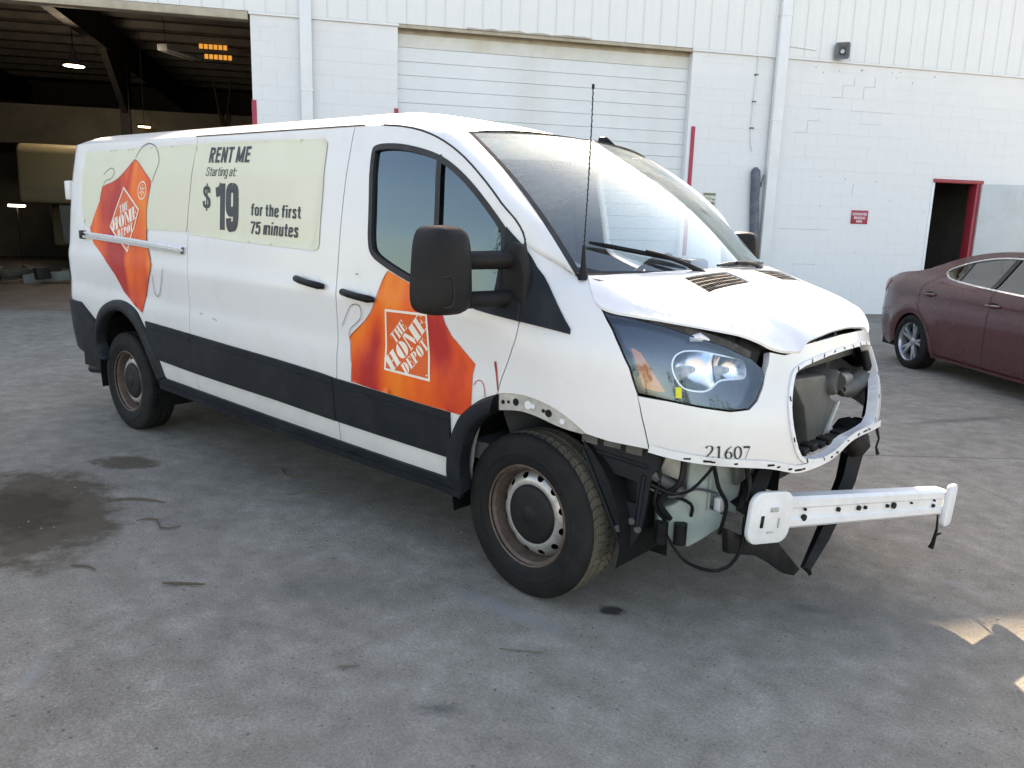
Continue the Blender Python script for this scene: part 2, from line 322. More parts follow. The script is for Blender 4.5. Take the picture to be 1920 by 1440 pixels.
# doorway, frame and open leaf
f = MB(); f.box((BX0 - .035, -.012, 0), (BX0 + .02, .17, BDOOR)); f.build('door_frame', M_white, B, bevel=.006)
f = MB(); f.box((BX1 - .05, -.03, 0), (BX1 + .045, .17, BDOOR)); f.build('door_frame', M_doorred, B, bevel=.006)
f = MB(); f.box((BX0 - .03, -.045, BDOOR - .05), (BX1 + .085, .17, BDOOR + .018)); f.build('door_frame', M_doorred, B, bevel=.006)
lf = empty('door_leaf', (BX1 + .05, -.035, 0), rad(-28)); lf.parent = B
f = MB(); f.box((0, -.045, .02), (1.06, 0, BDOOR - .05)); f.build('leaf_panel', M_doorleaf, lf, bevel=.004)
f = MB(); f.tube([(.93, -.05, 1.10), (.93, -.09, 1.12), (.93, -.10, 1.32), (.93, -.06, 1.48)], .016, 8); f.build('pull_handle', M_black, lf)
f = MB(); f.lathe([(0, -.035), (.035, -.035), (.035, 0), (0, 0)], 16, (.88, -.045, 1.0)); f.build('lock', M_black, lf)
f = MB(); f.box((.55, -.065, .98), (.64, -.046, 1.03)); f.build('latch', M_black, lf, bevel=.006)
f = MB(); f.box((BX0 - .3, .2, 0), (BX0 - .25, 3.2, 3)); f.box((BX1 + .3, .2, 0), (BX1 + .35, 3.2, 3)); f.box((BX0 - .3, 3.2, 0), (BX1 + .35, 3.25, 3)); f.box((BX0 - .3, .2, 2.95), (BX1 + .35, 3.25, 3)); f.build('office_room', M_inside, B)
f = MB(); f.box((BX0 + .32, 3.05, 1.05), (BX0 + .66, 3.19, 1.65)); f.build('wall_cabinet', M_doorleaf, B, bevel=.01)
# shell: roof, rear and side walls, interior
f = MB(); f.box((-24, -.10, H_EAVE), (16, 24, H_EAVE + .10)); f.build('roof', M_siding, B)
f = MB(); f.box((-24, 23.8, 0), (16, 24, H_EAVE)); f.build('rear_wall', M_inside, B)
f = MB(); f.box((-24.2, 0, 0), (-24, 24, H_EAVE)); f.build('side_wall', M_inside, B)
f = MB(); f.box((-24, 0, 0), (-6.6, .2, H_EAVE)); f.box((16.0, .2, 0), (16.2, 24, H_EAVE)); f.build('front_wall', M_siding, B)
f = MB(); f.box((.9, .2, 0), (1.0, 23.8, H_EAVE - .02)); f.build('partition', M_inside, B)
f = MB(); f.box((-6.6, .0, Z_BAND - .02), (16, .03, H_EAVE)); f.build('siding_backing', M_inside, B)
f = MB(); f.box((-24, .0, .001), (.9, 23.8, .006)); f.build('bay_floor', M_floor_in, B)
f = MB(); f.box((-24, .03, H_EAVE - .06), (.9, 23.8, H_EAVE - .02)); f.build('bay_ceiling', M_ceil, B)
pu = MB(); pu.box((-24, 0, -.2), (.9, .07, 0)); pu.box((-24, 0, -.2), (.9, .20, -.18)); pm = pu.mesh('purlin', mat('dusty_purlin', (.17, .155, .14), .7, var=.3, scale=2), smooth=0)
for i in range(15): link_mesh('purlin', pm, B, (0, .9 + 1.45 * i, H_EAVE - .07))
for xx in (-5.6, -11.5, -17.5):
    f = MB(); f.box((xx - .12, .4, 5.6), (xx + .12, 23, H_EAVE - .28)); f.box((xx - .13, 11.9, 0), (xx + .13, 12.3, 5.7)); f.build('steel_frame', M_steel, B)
    f = MB(); f.prism([(9.8, 5.65), (11.95, 5.65), (11.95, 4.2)], .16, (xx - .08, 0, 0), (0, 1, 0), (0, 0, 1), (1, 0, 0)); f.build('haunch', M_steel, B)
f = MB(); f.box((-24, 12.0, 3.3), (.9, 12.05, 4.35)); f.build('draft_curtain', M_inside, B)
for xx in (-9.2, -3.2):
    f = MB(); f.tube([(xx, 11.9, 5.3), (xx + .25, 11.9, 3.7)], .03, 5); f.tube([(xx + .5, 11.9, 5.3), (xx + .25, 11.9, 3.7)], .03, 5); f.build('hanger', M_steel, B)
M_sky = emit('warm_skylight', (1.0, .48, .10), .16)
for (xx, zz, L) in ((-3.62, 6.20, .80), (-3.48, 5.93, .78)):
    S_ = empty('skylight', (xx, 12.4, zz)); S_.parent = B
    for j in range(6): f = MB(); f.box((j * L / 6 + .015, 0, 0), ((j + 1) * L / 6 - .015, .01, .13)); f.build('skylight_pane', M_sky, S_)
f = MB(); f.box((-24, 15.0, 0), (.9, 15.06, 3.2)); f.build('stud_partition', M_inside, B)

# ------------------------------------------------------------------ cargo van: skin surface and panel builder
def _tab(xs, ys, sig=0.03, lo=0.0, hi=2.4):
    g = np.linspace(lo, hi, 961); v = np.interp(g, xs, ys)
    k = np.exp(-0.5 * (np.arange(-120, 121) * (g[1] - g[0]) / sig) ** 2); k /= k.sum()
    v = np.convolve(np.pad(v, 120, mode='edge'), k, 'valid')
    return lambda q: np.interp(q, g, v)
W_SIDE = _tab([.2, .35, .45, .6, .82, .88, .97, 1.10, 1.17, 1.20, 1.235, 1.5, 1.75, 1.95, 2.02, 2.1],
              [.93, .975, .998, 1.018, 1.032, 1.032, 1.024, 1.029, 1.031, 1.026, 1.016, .989, .953, .912, .888, .855], .013)
W_FRONT = _tab([.2, .35, .45, .6, .85, 1.05, 1.12, 1.2, 1.28, 1.36, 1.42, 1.5],
               [.93, .975, .998, 1.015, 1.03, 1.03, 1.02, .99, .945, .865, .80, .72], .03)
A_NOSE = _tab([.5, .695, .82, .93, 1.055, 1.13, 1.2, 1.3], [1.0, .99, .99, .96, .90, .885, .868, .84], .04)
N_EXP = 2.68
_th = np.linspace(0, np.pi / 2, 4001)
_rx = .92 * np.cos(_th).clip(0) ** (2 / N_EXP); _rw = 1.03 * np.sin(_th).clip(0) ** (2 / N_EXP)
_arc = np.concatenate([[0], np.cumsum(np.hypot(np.diff(_rx), np.diff(_rw)))])
S0 = float(_arc[-1])
RAKE = .0135
def _sst(a, b, x):
    t = np.clip((x - a) / (b - a), 0, 1); return t * t * (3 - 2 * t)
PRESS = (-4.33, -1.40, 1.385, 1.935, .07, .007)   # pressed window blank in the cargo side: x0, x1, z0, z1, corner, depth
def body(s, z):
    """outer skin of the van: s = plan arc length from the nose centre (positive on the right side), z = height"""
    s = np.asarray(s, float); z = np.asarray(z, float); s, z = np.broadcast_arrays(s, z)
    sg = np.where(s >= 0, 1.0, -1.0); a = np.abs(s)
    th = np.interp(np.minimum(a, S0), _arc, _th)
    xn = A_NOSE(z) * np.cos(th).clip(0) ** (2 / N_EXP)
    x = np.where(a > S0, -(a - S0), xn)
    zl = z + RAKE * np.minimum(x, 0)
    k = _sst(-.2, .15, x)
    w = W_SIDE(zl) * (1 - k) + W_FRONT(z) * k
    x0, x1, z0, z1, c, dp = PRESS
    qx = np.abs(x - (x0 + x1) / 2) - (x1 - x0) / 2 + c; qz = np.abs(zl - (z0 + z1) / 2) - (z1 - z0) / 2 + c
    sd = np.hypot(np.maximum(qx, 0), np.maximum(qz, 0)) + np.minimum(np.maximum(qx, qz), 0) - c
    w = w - dp * _sst(.022, -.022, sd)
    r = np.clip((-4.28 - x) / .60, 0, .999)
    w = w * (1 - r ** 3.2) ** (1 / 3.2) 
    y = np.where(a > S0, w, w * np.sin(th).clip(0) ** (2 / N_EXP))
    return np.stack([x, -sg * y, z], -1)
def s_of_x(x): return S0 - x

TR = {
    'gutter': [(4.3167,2.014),(3.8521,2.0111),(3.4303,2.0052),(3.1012,2.0023),(2.8147,1.9978),(2.6153,1.9896),(2.4401,1.9743),(2.2872,1.9398),(2.1599,1.8913),(2.0225,1.8161),(1.8672,1.6996),(1.7515,1.5915),(1.7181,1.5381),(1.7048,1.5007),(1.702,1.4797)],
    'slider_rear': [(4.3167,2.014),(4.3301,1.9675),(4.3325,1.8038),(4.3371,1.6173),(4.3382,1.4869),(4.3332,1.3657),(4.2852,1.1921),(4.3062,1.0313),(4.2866,0.9416),(4.2832,0.8332),(4.3103,0.7427),(4.3072,0.6002),(4.2803,0.5628),(4.2784,0.4936)],
    'slider_front': [(2.8147,1.9978),(2.8223,1.8519),(2.8288,1.6602),(2.8317,1.4592),(2.8275,1.2716),(2.8171,1.1585),(2.8165,1.0452),(2.8085,0.884),(2.8185,0.7932),(2.8509,0.697),(2.8578,0.5833),(2.8315,0.5597),(2.8457,0.426)],
    'door_front': [(1.702,1.4797),(1.6915,1.3916),(1.6664,1.2673),(1.6483,1.1771),(1.6563,1.1108),(1.6851,1.0296),(1.7246,0.9359),(1.7394,0.8739)],
    'window': [(2.6359,1.9027),(2.4822,1.9016),(2.3309,1.8772),(2.1859,1.8406),(2.059,1.7774),(1.9549,1.7064),(1.8549,1.6253),(1.7836,1.5631),(1.7565,1.5155),(1.7542,1.3887),(1.7661,1.26),(1.8148,1.2237),(1.9197,1.2208),(2.05,1.2362),(2.2653,1.2768),(2.3838,1.3125),(2.496,1.3514),(2.581,1.3897),(2.6108,1.4451),(2.6228,1.585),(2.6621,1.8669)],
    'sail': [(1.7693,1.5467),(1.6996,1.465),(1.6428,1.3874),(1.5348,1.2901),(1.4007,1.1737),(1.3978,1.1543),(1.6512,1.179),(1.8852,1.2064),(1.8507,1.253),(1.7673,1.2685),(1.7649,1.3881)],
    'divider': [(2.1953,1.8399),(2.1797,1.7053),(2.1605,1.5496),(2.1429,1.3661),(2.1361,1.2565)],
    'clad_top': [(4.9493,0.8508),(4.3036,0.8308),(3.779,0.8131),(3.3457,0.8001),(2.962,0.7829),(2.8425,0.7731),(2.539,0.7619),(2.2382,0.751),(1.9529,0.7412)],
    'clad_bot': [(4.7757,0.6043),(4.3195,0.5845),(3.8305,0.5731),(3.3877,0.5649),(2.9964,0.5515),(2.8385,0.5469),(2.4844,0.5397),(2.1147,0.5347),(2.0531,0.5332)],
    'white_bot': [(4.7293,0.4829),(4.289,0.4708),(3.8682,0.4609),(3.4215,0.4492),(2.8415,0.4388),(2.4653,0.4335),(2.1301,0.4317),(2.0608,0.4304)],
    'sill_bot': [(4.8228,0.4153),(4.5855,0.4135),(3.9021,0.3899),(3.4492,0.3823),(2.8628,0.3741),(2.4829,0.3696),(2.1424,0.3772),(1.9792,0.3666)],
    'rarch_out': [(5.6165,0.4841),(5.7197,0.5108),(5.7677,0.5819),(5.7383,0.6861),(5.6718,0.7725),(5.5753,0.8714),(5.4317,0.9338),(5.282,0.9578),(5.1205,0.9463),(4.9987,0.9034),(4.9432,0.8442),(4.853,0.7354),(4.778,0.6367),(4.725,0.4909)],
    'rarch_in': [(5.6102,0.4931),(5.6746,0.525),(5.7008,0.6024),(5.6526,0.6918),(5.541,0.8092),(5.3851,0.8703),(5.2332,0.8847),(5.1168,0.8519),(5.0078,0.7829),(4.9293,0.6972),(4.8713,0.5763),(4.8142,0.4545)],
    'rbump_out': [(6.1242,0.9013),(6.2306,0.8543),(6.2306,0.7385),(6.2219,0.6174),(6.1341,0.5182),(5.903,0.4945),(5.6165,0.4841)],
    'rbump_top': [(6.1242,0.9013),(5.8498,0.8935),(5.5753,0.8714)],
    'farch_out': [(1.7449,0.8662),(1.823,0.8372),(1.897,0.7871),(1.9528,0.746),(2.0053,0.6609),(2.0433,0.5583),(2.0578,0.4654),(2.0559,0.421),(1.9857,0.3675)],
    'farch_in': [(1.7619,0.7906),(1.8422,0.7419),(1.9108,0.6654),(1.9426,0.5807),(1.9661,0.5026),(1.9674,0.3752)],
    'flange_top': [(1.7423,0.8734),(1.6285,0.8898),(1.5367,0.882),(1.4653,0.8648),(1.4052,0.8376),(1.3601,0.81),(1.3259,0.7846)],
    'flange_bot': [(1.741,0.8013),(1.6601,0.8158),(1.5971,0.8185),(1.5289,0.8076),(1.4659,0.7918),(1.4057,0.7822),(1.3483,0.7783)],
    'fender_bot': [(1.3259,0.7846),(1.2388,0.7706),(1.1632,0.7659),(1.0941,0.7608)],
    'fascia_seam': [(1.1251,0.9576),(1.117,0.8847),(1.1019,0.8008),(1.0941,0.7608)],
    'hl_out': [(1.2816,1.2493),(1.2231,1.1869),(1.1804,1.1236),(1.1433,1.0558),(1.1241,0.9654),(1.0175,0.9473),(0.9083,0.9297),(0.7997,0.9155),(0.7248,0.9213),(0.6836,0.9499),(0.6443,0.9951),(0.615,1.0448),(0.6272,1.0894),(0.6677,1.1217),(0.7772,1.1671),(0.8858,1.198),(1.0253,1.2306),(1.1692,1.2473)],
    'hood_edge': [(1.3669,1.3169),(1.3287,1.2845),(1.2769,1.2554),(1.1917,1.2497),(1.0975,1.2402),(0.9565,1.2221),(0.814,1.2026),(0.6742,1.1807),(0.6153,1.1561),(0.5889,1.1358),(0.5111,1.1221),(0.4077,1.1152)],
    'hood_lip': [(0.4077,1.1152),(0.389,1.1419),(0.335,1.1563),(0.1925,1.1624),(-0.0176,1.1588),(-0.3873,1.1436)],
    'fascia_top': [(0.615,1.0448),(0.5911,1.0819),(0.5816,1.12),(0.5031,1.1098),(0.4197,1.1081),(0.3669,1.1344),(0.1695,1.148),(-0.0804,1.1448),(-0.4249,1.1253)],
    'fascia_left': [(-0.5812,1.0565),(-0.5899,0.981),(-0.5277,0.9159),(-0.3894,0.8415),(-0.425,0.7356),(-0.3945,0.6663)],
    'fascia_bot': [(1.0938,0.7506),(1.0385,0.7383),(0.9539,0.7246),(0.8655,0.7157),(0.7862,0.7091),(0.6533,0.6973),(0.5671,0.6737),(0.5084,0.6596),(0.3955,0.6656),(0.259,0.6784),(0.1764,0.7007),(0.105,0.7166),(-0.3064,0.6674)],
    'grille': [(0.449,1.0391),(0.3646,1.0597),(0.118,1.0797),(-0.3981,1.0748),(-0.4411,1.0077),(-0.3873,0.9371),(-0.2808,0.8427),(-0.2311,0.7483),(-0.0394,0.7405),(0.1533,0.7436),(0.2003,0.7119),(0.3205,0.6982),(0.4595,0.7078),(0.5044,0.7395),(0.5384,0.8203),(0.5394,0.8997),(0.5145,0.9614),(0.4701,1.0214)],
    'cream1': [(5.9241,1.9708),(4.3174,1.967),(4.3325,1.8038),(4.3371,1.6173),(4.3382,1.4869),(4.3475,1.4452),(5.0671,1.4472),(5.8338,1.4408),(5.9208,1.627),(5.9434,1.8298)],
    'cream2': [(4.3174,1.967),(3.8387,1.962),(3.4177,1.9536),(3.0795,1.945),(3.0334,1.9363),(3.0089,1.9195),(3.0047,1.813),(2.9951,1.683),(2.9908,1.5528),(2.9876,1.4219),(2.9986,1.4004),(3.0337,1.3935),(3.3598,1.4008),(3.788,1.4122),(4.2978,1.4308),(4.3317,1.4871),(4.3306,1.6174),(4.3261,1.8036)],
    'apron1': [(5.1163,1.9012),(5.2114,1.8357),(5.318,1.777),(5.4297,1.7457),(5.5808,1.7211),(5.5997,1.6289),(5.6991,1.4971),(5.7347,1.4302),(5.6598,1.3215),(5.466,1.2336),(5.305,1.1252),(5.188,1.0167),(5.0401,0.9462),(4.9171,0.8987),(4.8636,1.0109),(4.8098,1.1266),(4.7509,1.2213),(4.8269,1.3177),(4.8629,1.4359),(4.8827,1.5821),(4.8587,1.7009),(4.8454,1.7515),(4.9553,1.8122),(5.0396,1.8636)],
    'strap1a': [(5.1071,1.9068),(5.0471,1.9707),(4.9834,1.9886),(4.9312,1.9951),(4.8716,1.9845),(4.83,1.9631),(4.7751,1.8978),(4.7702,1.8576),(4.7901,1.8279),(4.8306,1.7513)],
    'strap1b': [(5.5639,1.7247),(5.5358,1.763),(5.4762,1.7679),(5.427,1.7782),(5.3947,1.8192),(5.4468,1.8509),(5.5258,1.8305),(5.5694,1.8018)],
    'strap1c': [(4.7436,1.1586),(4.7461,1.1104),(4.7415,1.0626),(4.713,1.02),(4.666,1.0377),(4.6256,1.1293),(4.5983,1.2051)],
    'diamond1': [(5.2342,1.7195),(4.9795,1.5723),(5.1086,1.2838),(5.4109,1.4485)],
    'badge1': [(4.9729,1.7526),(4.9023,1.6942),(4.9519,1.6327),(5.024,1.6944)],
    'apron2': [(2.4483,1.3288),(2.2647,1.2722),(2.1515,1.2484),(2.0724,1.1754),(2.0506,1.1292),(2.0139,1.0825),(1.9507,1.035),(1.8727,0.9768),(1.884,0.9322),(1.883,0.8709),(1.8872,0.7982),(1.9529,0.7436),(2.238,0.7535),(2.5388,0.7645),(2.7051,0.7753),(2.6944,0.8703),(2.7055,0.9734),(2.7205,0.9952),(2.5992,1.0786),(2.5411,1.1351),(2.5125,1.1925),(2.498,1.2474),(2.4747,1.2979)],
    'strap2a': [(2.7699,1.0422),(2.7228,1.1176),(2.7006,1.1455),(2.6754,1.1581),(2.6469,1.1606),(2.6234,1.1488),(2.6133,1.1103),(2.6435,1.0765),(2.7075,1.0372),(2.7202,1.0004)],
    'strap2b': [(1.8732,0.8885),(1.8625,0.906),(1.8479,0.9127),(1.8326,0.9128),(1.8192,0.9014),(1.8112,0.8802),(1.8069,0.8491)],
    'redstrip': [(1.7671,1.0028),(1.7552,1.0067),(1.7346,0.8902),(1.7402,0.8871)],
    'square2': [(2.4445,1.1567),(2.162,1.1621),(2.136,0.8625),(2.4473,0.8717)],
    'txt_rent': [(4.1484,1.8513),(3.701,1.8427),(4.1551,1.9395)],
    'txt_start': [(4.162,1.7763),(3.8252,1.769),(4.1626,1.8257)],
    'txt_dollar': [(4.1608,1.5909),(4.0745,1.5889),(4.1765,1.7178)],
    'txt_19': [(4.0046,1.4711),(3.7498,1.4668),(4.0389,1.7323)],
    'txt_first': [(3.635,1.557),(3.1678,1.5477),(3.6404,1.6203)],
    'txt_75': [(3.6337,1.4587),(3.1793,1.4529),(3.63,1.5253)],
    'txt_num': [(0.9028,0.7444),(0.7314,0.7399),(0.9025,0.7921)],
    'rail': [(5.8228,1.4029),(5.0469,1.3814),(4.3517,1.3521)],
    'rail_b': [(5.8102,1.3575),(5.0432,1.336),(4.3479,1.3104)],
    'handle1': [(3.1496,1.2498),(2.9105,1.2241)],
    'dish1': [(3.0098,1.238)],
    'handle2': [(2.7541,1.2128),(2.5182,1.192)],
    'dish2': [(2.6132,1.2163)],
    'fuelmark': [(5.973,1.7993),(5.9429,1.6843)],
    'amber': [(1.1464,1.132),(1.132,1.1311),(1.1045,1.116),(1.0737,1.0706),(1.0452,1.0212),(1.0223,0.9754),(1.0655,0.9761),(1.1058,0.9862),(1.1147,1.039),(1.1291,1.0914)],
    'reflector': [(0.98,1.0851),(0.9722,1.1062),(0.9609,1.1197),(0.9377,1.1317),(0.9139,1.1342),(0.8776,1.1349),(0.8404,1.1297),(0.783,1.1184),(0.7389,1.1102),(0.6929,1.1015),(0.6766,1.0953),(0.6648,1.0719),(0.6738,1.0399),(0.6922,1.0331),(0.7859,1.0317),(0.8123,1.017),(0.8347,1.0002),(0.8702,0.985),(0.9349,0.9891),(0.9568,1.0033),(0.9714,1.029),(0.9795,1.0569)],
    'yellow': [(0.9843,0.9983),(0.9617,0.9974),(0.9689,0.9595),(0.9894,0.9603)],
}

def densify(poly, step, closed=True):
    out = []; n = len(poly)
    for i in range(n if closed else n - 1):
        a, b = poly[i], poly[(i + 1) % n]; k = max(1, int(math.hypot(b[0] - a[0], b[1] - a[1]) / step))
        for j in range(k): out.append((a[0] + (b[0] - a[0]) * j / k, a[1] + (b[1] - a[1]) * j / k))
    if not closed: out.append(tuple(poly[-1]))
    return out
def smooth_poly(pts, it=2, closed=False):
    """Chaikin corner cutting on a traced line"""
    for _ in range(it):
        n = len(pts); o = [] if closed else [pts[0]]
        for i in range(n if closed else n - 1):
            a, b = pts[i], pts[(i + 1) % n]
            o += [(a[0] * .75 + b[0] * .25, a[1] * .75 + b[1] * .25), (a[0] * .25 + b[0] * .75, a[1] * .25 + b[1] * .75)]
        if not closed: o.append(pts[-1])
        pts = o
    return pts
def area(p): return .5 * sum(p[i][0] * p[(i + 1) % len(p)][1] - p[(i + 1) % len(p)][0] * p[i][1] for i in range(len(p)))
def inset(poly, d):
    if area(poly) < 0: poly = poly[::-1]
    n = len(poly); out = []
    for i in range(n):
        a, b, c = (np.array(poly[(i + k) % n]) for k in (-1, 0, 1)); e1 = b - a; e2 = c - b
        n1 = np.array([-e1[1], e1[0]]) / (np.hypot(*e1) + 1e-9); n2 = np.array([-e2[1], e2[0]]) / (np.hypot(*e2) + 1e-9)
        m = n1 + n2; l = max(np.hypot(*m), .5); out.append(tuple(b + m / l * d))
    return out
def pip(pts, poly):
    pts = np.asarray(pts); x, y = pts[:, 0], pts[:, 1]; inside = np.zeros(len(pts), bool); q = np.asarray(poly)
    for i in range(len(q)):
        x1, y1 = q[i]; x2, y2 = q[(i + 1) % len(q)]
        if y1 == y2: continue
        c = ((y1 > y) != (y2 > y)) & (x < (x2 - x1) * (y - y1) / (y2 - y1) + x1); inside ^= c
    return inside
def triangulate(poly, holes=(), step=.05):
    loops = [poly] + list(holes); pts = []; edges = []; lids = []
    for L in loops:
        b = len(pts); n = len(L); pts += [tuple(q) for q in L]; edges += [(b + i, b + (i + 1) % n) for i in range(n)]; lids.append((b, n))
    P = np.array(pts); lo, hi = P.min(0), P.max(0)
    gx, gy = np.meshgrid(np.arange(lo[0] + step / 2, hi[0], step), np.arange(lo[1] + step / 2, hi[1], step)); G = np.stack([gx.ravel(), gy.ravel()], 1)
    if len(G):
        ok = pip(G, poly)
        for h in holes: ok &= ~pip(G, h)
        G = G[ok]
        if len(G):
            d = np.full(len(G), 9.)
            for q in P: d = np.minimum(d, np.hypot(G[:, 0] - q[0], G[:, 1] - q[1]))
            G = G[d > step * .5]
    allp = [Vector((float(a), float(b))) for a, b in pts] + [Vector((float(a), float(b))) for a, b in G]
    vv, ee, ff, ov, oe, of = delaunay_2d_cdt(allp, edges, [], 0, 1e-6)
    V = np.array([(q.x, q.y) for q in vv]); F = [tuple(t) for t in ff]
    cen = np.array([V[list(t)].mean(0) for t in F]); ok = pip(cen, poly)
    for h in holes: ok &= ~pip(cen, h)
    F = [t for t, k in zip(F, ok) if k]
    return V, F
def body_n(s, z, e=2e-3):
    P = body(s, z); a = body(np.asarray(s) + e, z) - body(np.asarray(s) - e, z); b = body(s, np.asarray(z) + e) - body(s, np.asarray(z) - e)
    n = np.cross(a, b); n /= np.linalg.norm(n, axis=-1, keepdims=True) + 1e-12
    c = np.stack([np.clip(P[..., 0], -4.3, .2), np.zeros_like(P[..., 1]), P[..., 2]], -1)
    sg = np.sign(((P - c) * n).sum(-1, keepdims=True)); return P, n * np.where(sg == 0, 1, sg)
def orient(V3, F, N3):
    out = []
    for t in F:
        a, b, c = V3[t[0]], V3[t[1]], V3[t[2]]; nn = np.cross(b - a, c - a)
        out.append(t if nn @ N3[t[0]] > 0 else tuple(reversed(t)))
    return out
def panel(name, poly, m, parent, holes=(), off=0.0, thick=.022, step=.05, gap=0.0, bstep=None, fn=body_n, round_edge=0.0):
    poly = [tuple(q) for q in poly]
    if gap: poly = inset(densify(poly, bstep or step), gap)
    else: poly = densify(poly, bstep or step)
    holes = [densify([tuple(q) for q in h], bstep or step) for h in holes]
    V, F = triangulate(poly, holes, step)
    P, N = fn(V[:, 0], V[:, 1]); P3 = P + N * off
    F = orient(P3, F, N); mb = MB(); mb.add(P3, F)
    if thick:
        for L, sgn in [(poly, 1)] + [(h, -1) for h in holes]:
            L = np.array(L); A, NA = fn(L[:, 0], L[:, 1]); A = A + NA * off; Bq = A - NA * thick; n = len(L)
            ccw = area([tuple(q) for q in L]) > 0
            mb.add(list(A) + list(Bq), [((i, (i + 1) % n, n + (i + 1) % n, n + i)) for i in range(n)])
    o = mb.build(name, m, parent, smooth=0, recalc=False)
    me = o.data; me.polygons.foreach_set('use_smooth', [True] * len(me.polygons)); me.update()
    return o
def strip_on_body(name, line, width, m, parent, off=.0025):
    """thin printed or painted line laid on the skin"""
    line = densify(smooth_poly([tuple(q) for q in line], 2), .012, False); L = np.array(line); t = np.gradient(L, axis=0); t /= np.linalg.norm(t, axis=1, keepdims=True) + 1e-9
    nn = np.stack([-t[:, 1], t[:, 0]], 1) * width / 2
    a, na = body_n((L + nn)[:, 0], (L + nn)[:, 1]); b, nb = body_n((L - nn)[:, 0], (L - nn)[:, 1])
    mb = MB(); mb.grid([list(a + na * off), list(b + nb * off)]); return mb.build(name, m, parent, recalc=False)
def mapped(name, polys, fmap, m, parent, off=.003, step=.03, n=body_n):
    """flat print (list of 2D outlines) laid on the skin through a 2D map to (s, z)"""
    mb = MB()
    for poly in polys:
        q = [fmap(a, b) for a, b in poly]; q = densify(q, step); V, F = triangulate(q, (), step)
        P, N = n(V[:, 0], V[:, 1]); P3 = P + N * off; mb.add(P3, orient(P3, F, N))
    return mb.build(name, m, parent, smooth=0, recalc=False)
def text_mesh(body_txt, shear=0.0, offset=0.0, spacing=1.0):
    cu = bpy.data.curves.new('t', 'FONT'); cu.body = body_txt; cu.size = 1; cu.shear = shear; cu.offset = offset; cu.resolution_u = 4; cu.space_character = spacing
    o = bpy.data.objects.new('t', cu); COL.objects.link(o); dg = bpy.context.evaluated_depsgraph_get(); dg.update()
    me = bpy.data.meshes.new_from_object(o.evaluated_get(dg)); V = [tuple(v.co) for v in me.vertices]; F = [tuple(p.vertices) for p in me.polygons]
    bpy.data.objects.remove(o); bpy.data.curves.remove(cu); bpy.data.meshes.remove(me)
    return np.array(V), F
CAPH = float(text_mesh('H')[0][:, 1].max())
def text_on_body(name, txt, anchors, m, parent, shear=0.0, offset=0.0, off=.0032, capref=None, spacing=1.0):
    V, F = text_mesh(txt, shear, offset, spacing); A, Bp, C = (np.array(q) for q in anchors)
    x0, x1 = V[:, 0].min(), V[:, 0].max(); h = capref or CAPH
    a = (V[:, 0] - x0) / (x1 - x0); b = V[:, 1] / h
    q = A + a[:, None] * (Bp - A) + b[:, None] * (C - A)
    P, N = body_n(q[:, 0], q[:, 1]); P3 = P + N * off
    mb = MB(); mb.add(P3, orient(P3, F, N)); return mb.build(name, m, parent, smooth=0, recalc=False)
def mirror(poly): return [(-a, b) for a, b in poly]

# van materials
def van_paint():
    m, nt, bs = new_mat('white_van_paint'); vec = objco(nt)
    c = ramp(nt, noise(nt, 1.2, 5, .6, vec), [(.3, (.645, .645, .64)), (.7, (.695, .695, .69))])
    d = noise(nt, 2.6, 9, .72, vec, .5); c = mixc(nt, ramp(nt, d, [(.52, (0, 0, 0)), (.78, (.42, .42, .42))]), c, (.52, .49, .42))
    sp = noise(nt, 46, 3, .6, vec); c = mixc(nt, ramp(nt, sp, [(.71, (0, 0, 0)), (.76, (.35, .35, .35))]), c, (.42, .40, .36))
    sx = nt.nodes.new('ShaderNodeSeparateXYZ'); tc = nt.nodes.new('ShaderNodeTexCoord'); nt.links.new(tc.outputs['Object'], sx.inputs[0])
    low = ramp(nt, mth(nt, 'ADD', sx.outputs[2], mth(nt, 'MULTIPLY', noise(nt, 5, 6, .7, vec), .35)), [(.55, (.42, .42, .42)), (.80, (0, 0, 0))])
    c = mixc(nt, low, c, (.40, .38, .34))      # road film splashed along the lowest panels
    nt.links.new(c, bs.inputs['Base Color']); bs.inputs['Roughness'].default_value = .34; bs.inputs['Coat Weight'].default_value = .5; bs.inputs['Coat Roughness'].default_value = .10
    bump(nt, bs, noise(nt, 3.0, 2, .5, vec), .04, .02)
    return m
V_WHITE = van_paint()
V_CLAD = mat('dark_grey_plastic', (.0125, .016, .020), .5, var=.12, scale=4, dirt=(.055, .055, .052), dirt_amt=.35, bmp=.15, bscale=260, spec=.18)
V_BLACK = mat('black_plastic', (.0075, .008, .009), .45, var=.2, scale=6, dirt=(.035, .033, .03), dirt_amt=.4, bmp=.1, bscale=200, spec=.18)
V_MIRROR = mat('mirror_plastic', (.0115, .0115, .012), .55, var=.1, scale=5, dirt=(.04, .038, .035), dirt_amt=.35, bmp=.2, bscale=300, spec=.18)
V_RUBBER = mat('rubber_seal', (.012, .012, .014), .6, var=.2, scale=9)
V_TYRE = mat('tyre_sidewall', (.013, .013, .0135), .7, var=.25, scale=7, dirt=(.05, .047, .041), dirt_amt=.35, spec=.18)
V_TREAD = mat('dusty_tread', (.125, .108, .080), .9, var=.35, scale=9, dirt=(.025, .025, .025), dirt_amt=.8)
V_RIM = mat('silver_steel_rim', (.46, .45, .43), .38, .6, var=.15, scale=14, dirt=(.19, .12, .08), dirt_amt=.7)
V_RUST = mat('rusty_rim_lip', (.105, .072, .056), .6, .35, var=.35, scale=16, dirt=(.27, .22, .18), dirt_amt=.5)
V_HUB = mat('hub_cap_plastic', (.016, .016, .017), .5, var=.2, scale=12, spec=.18)
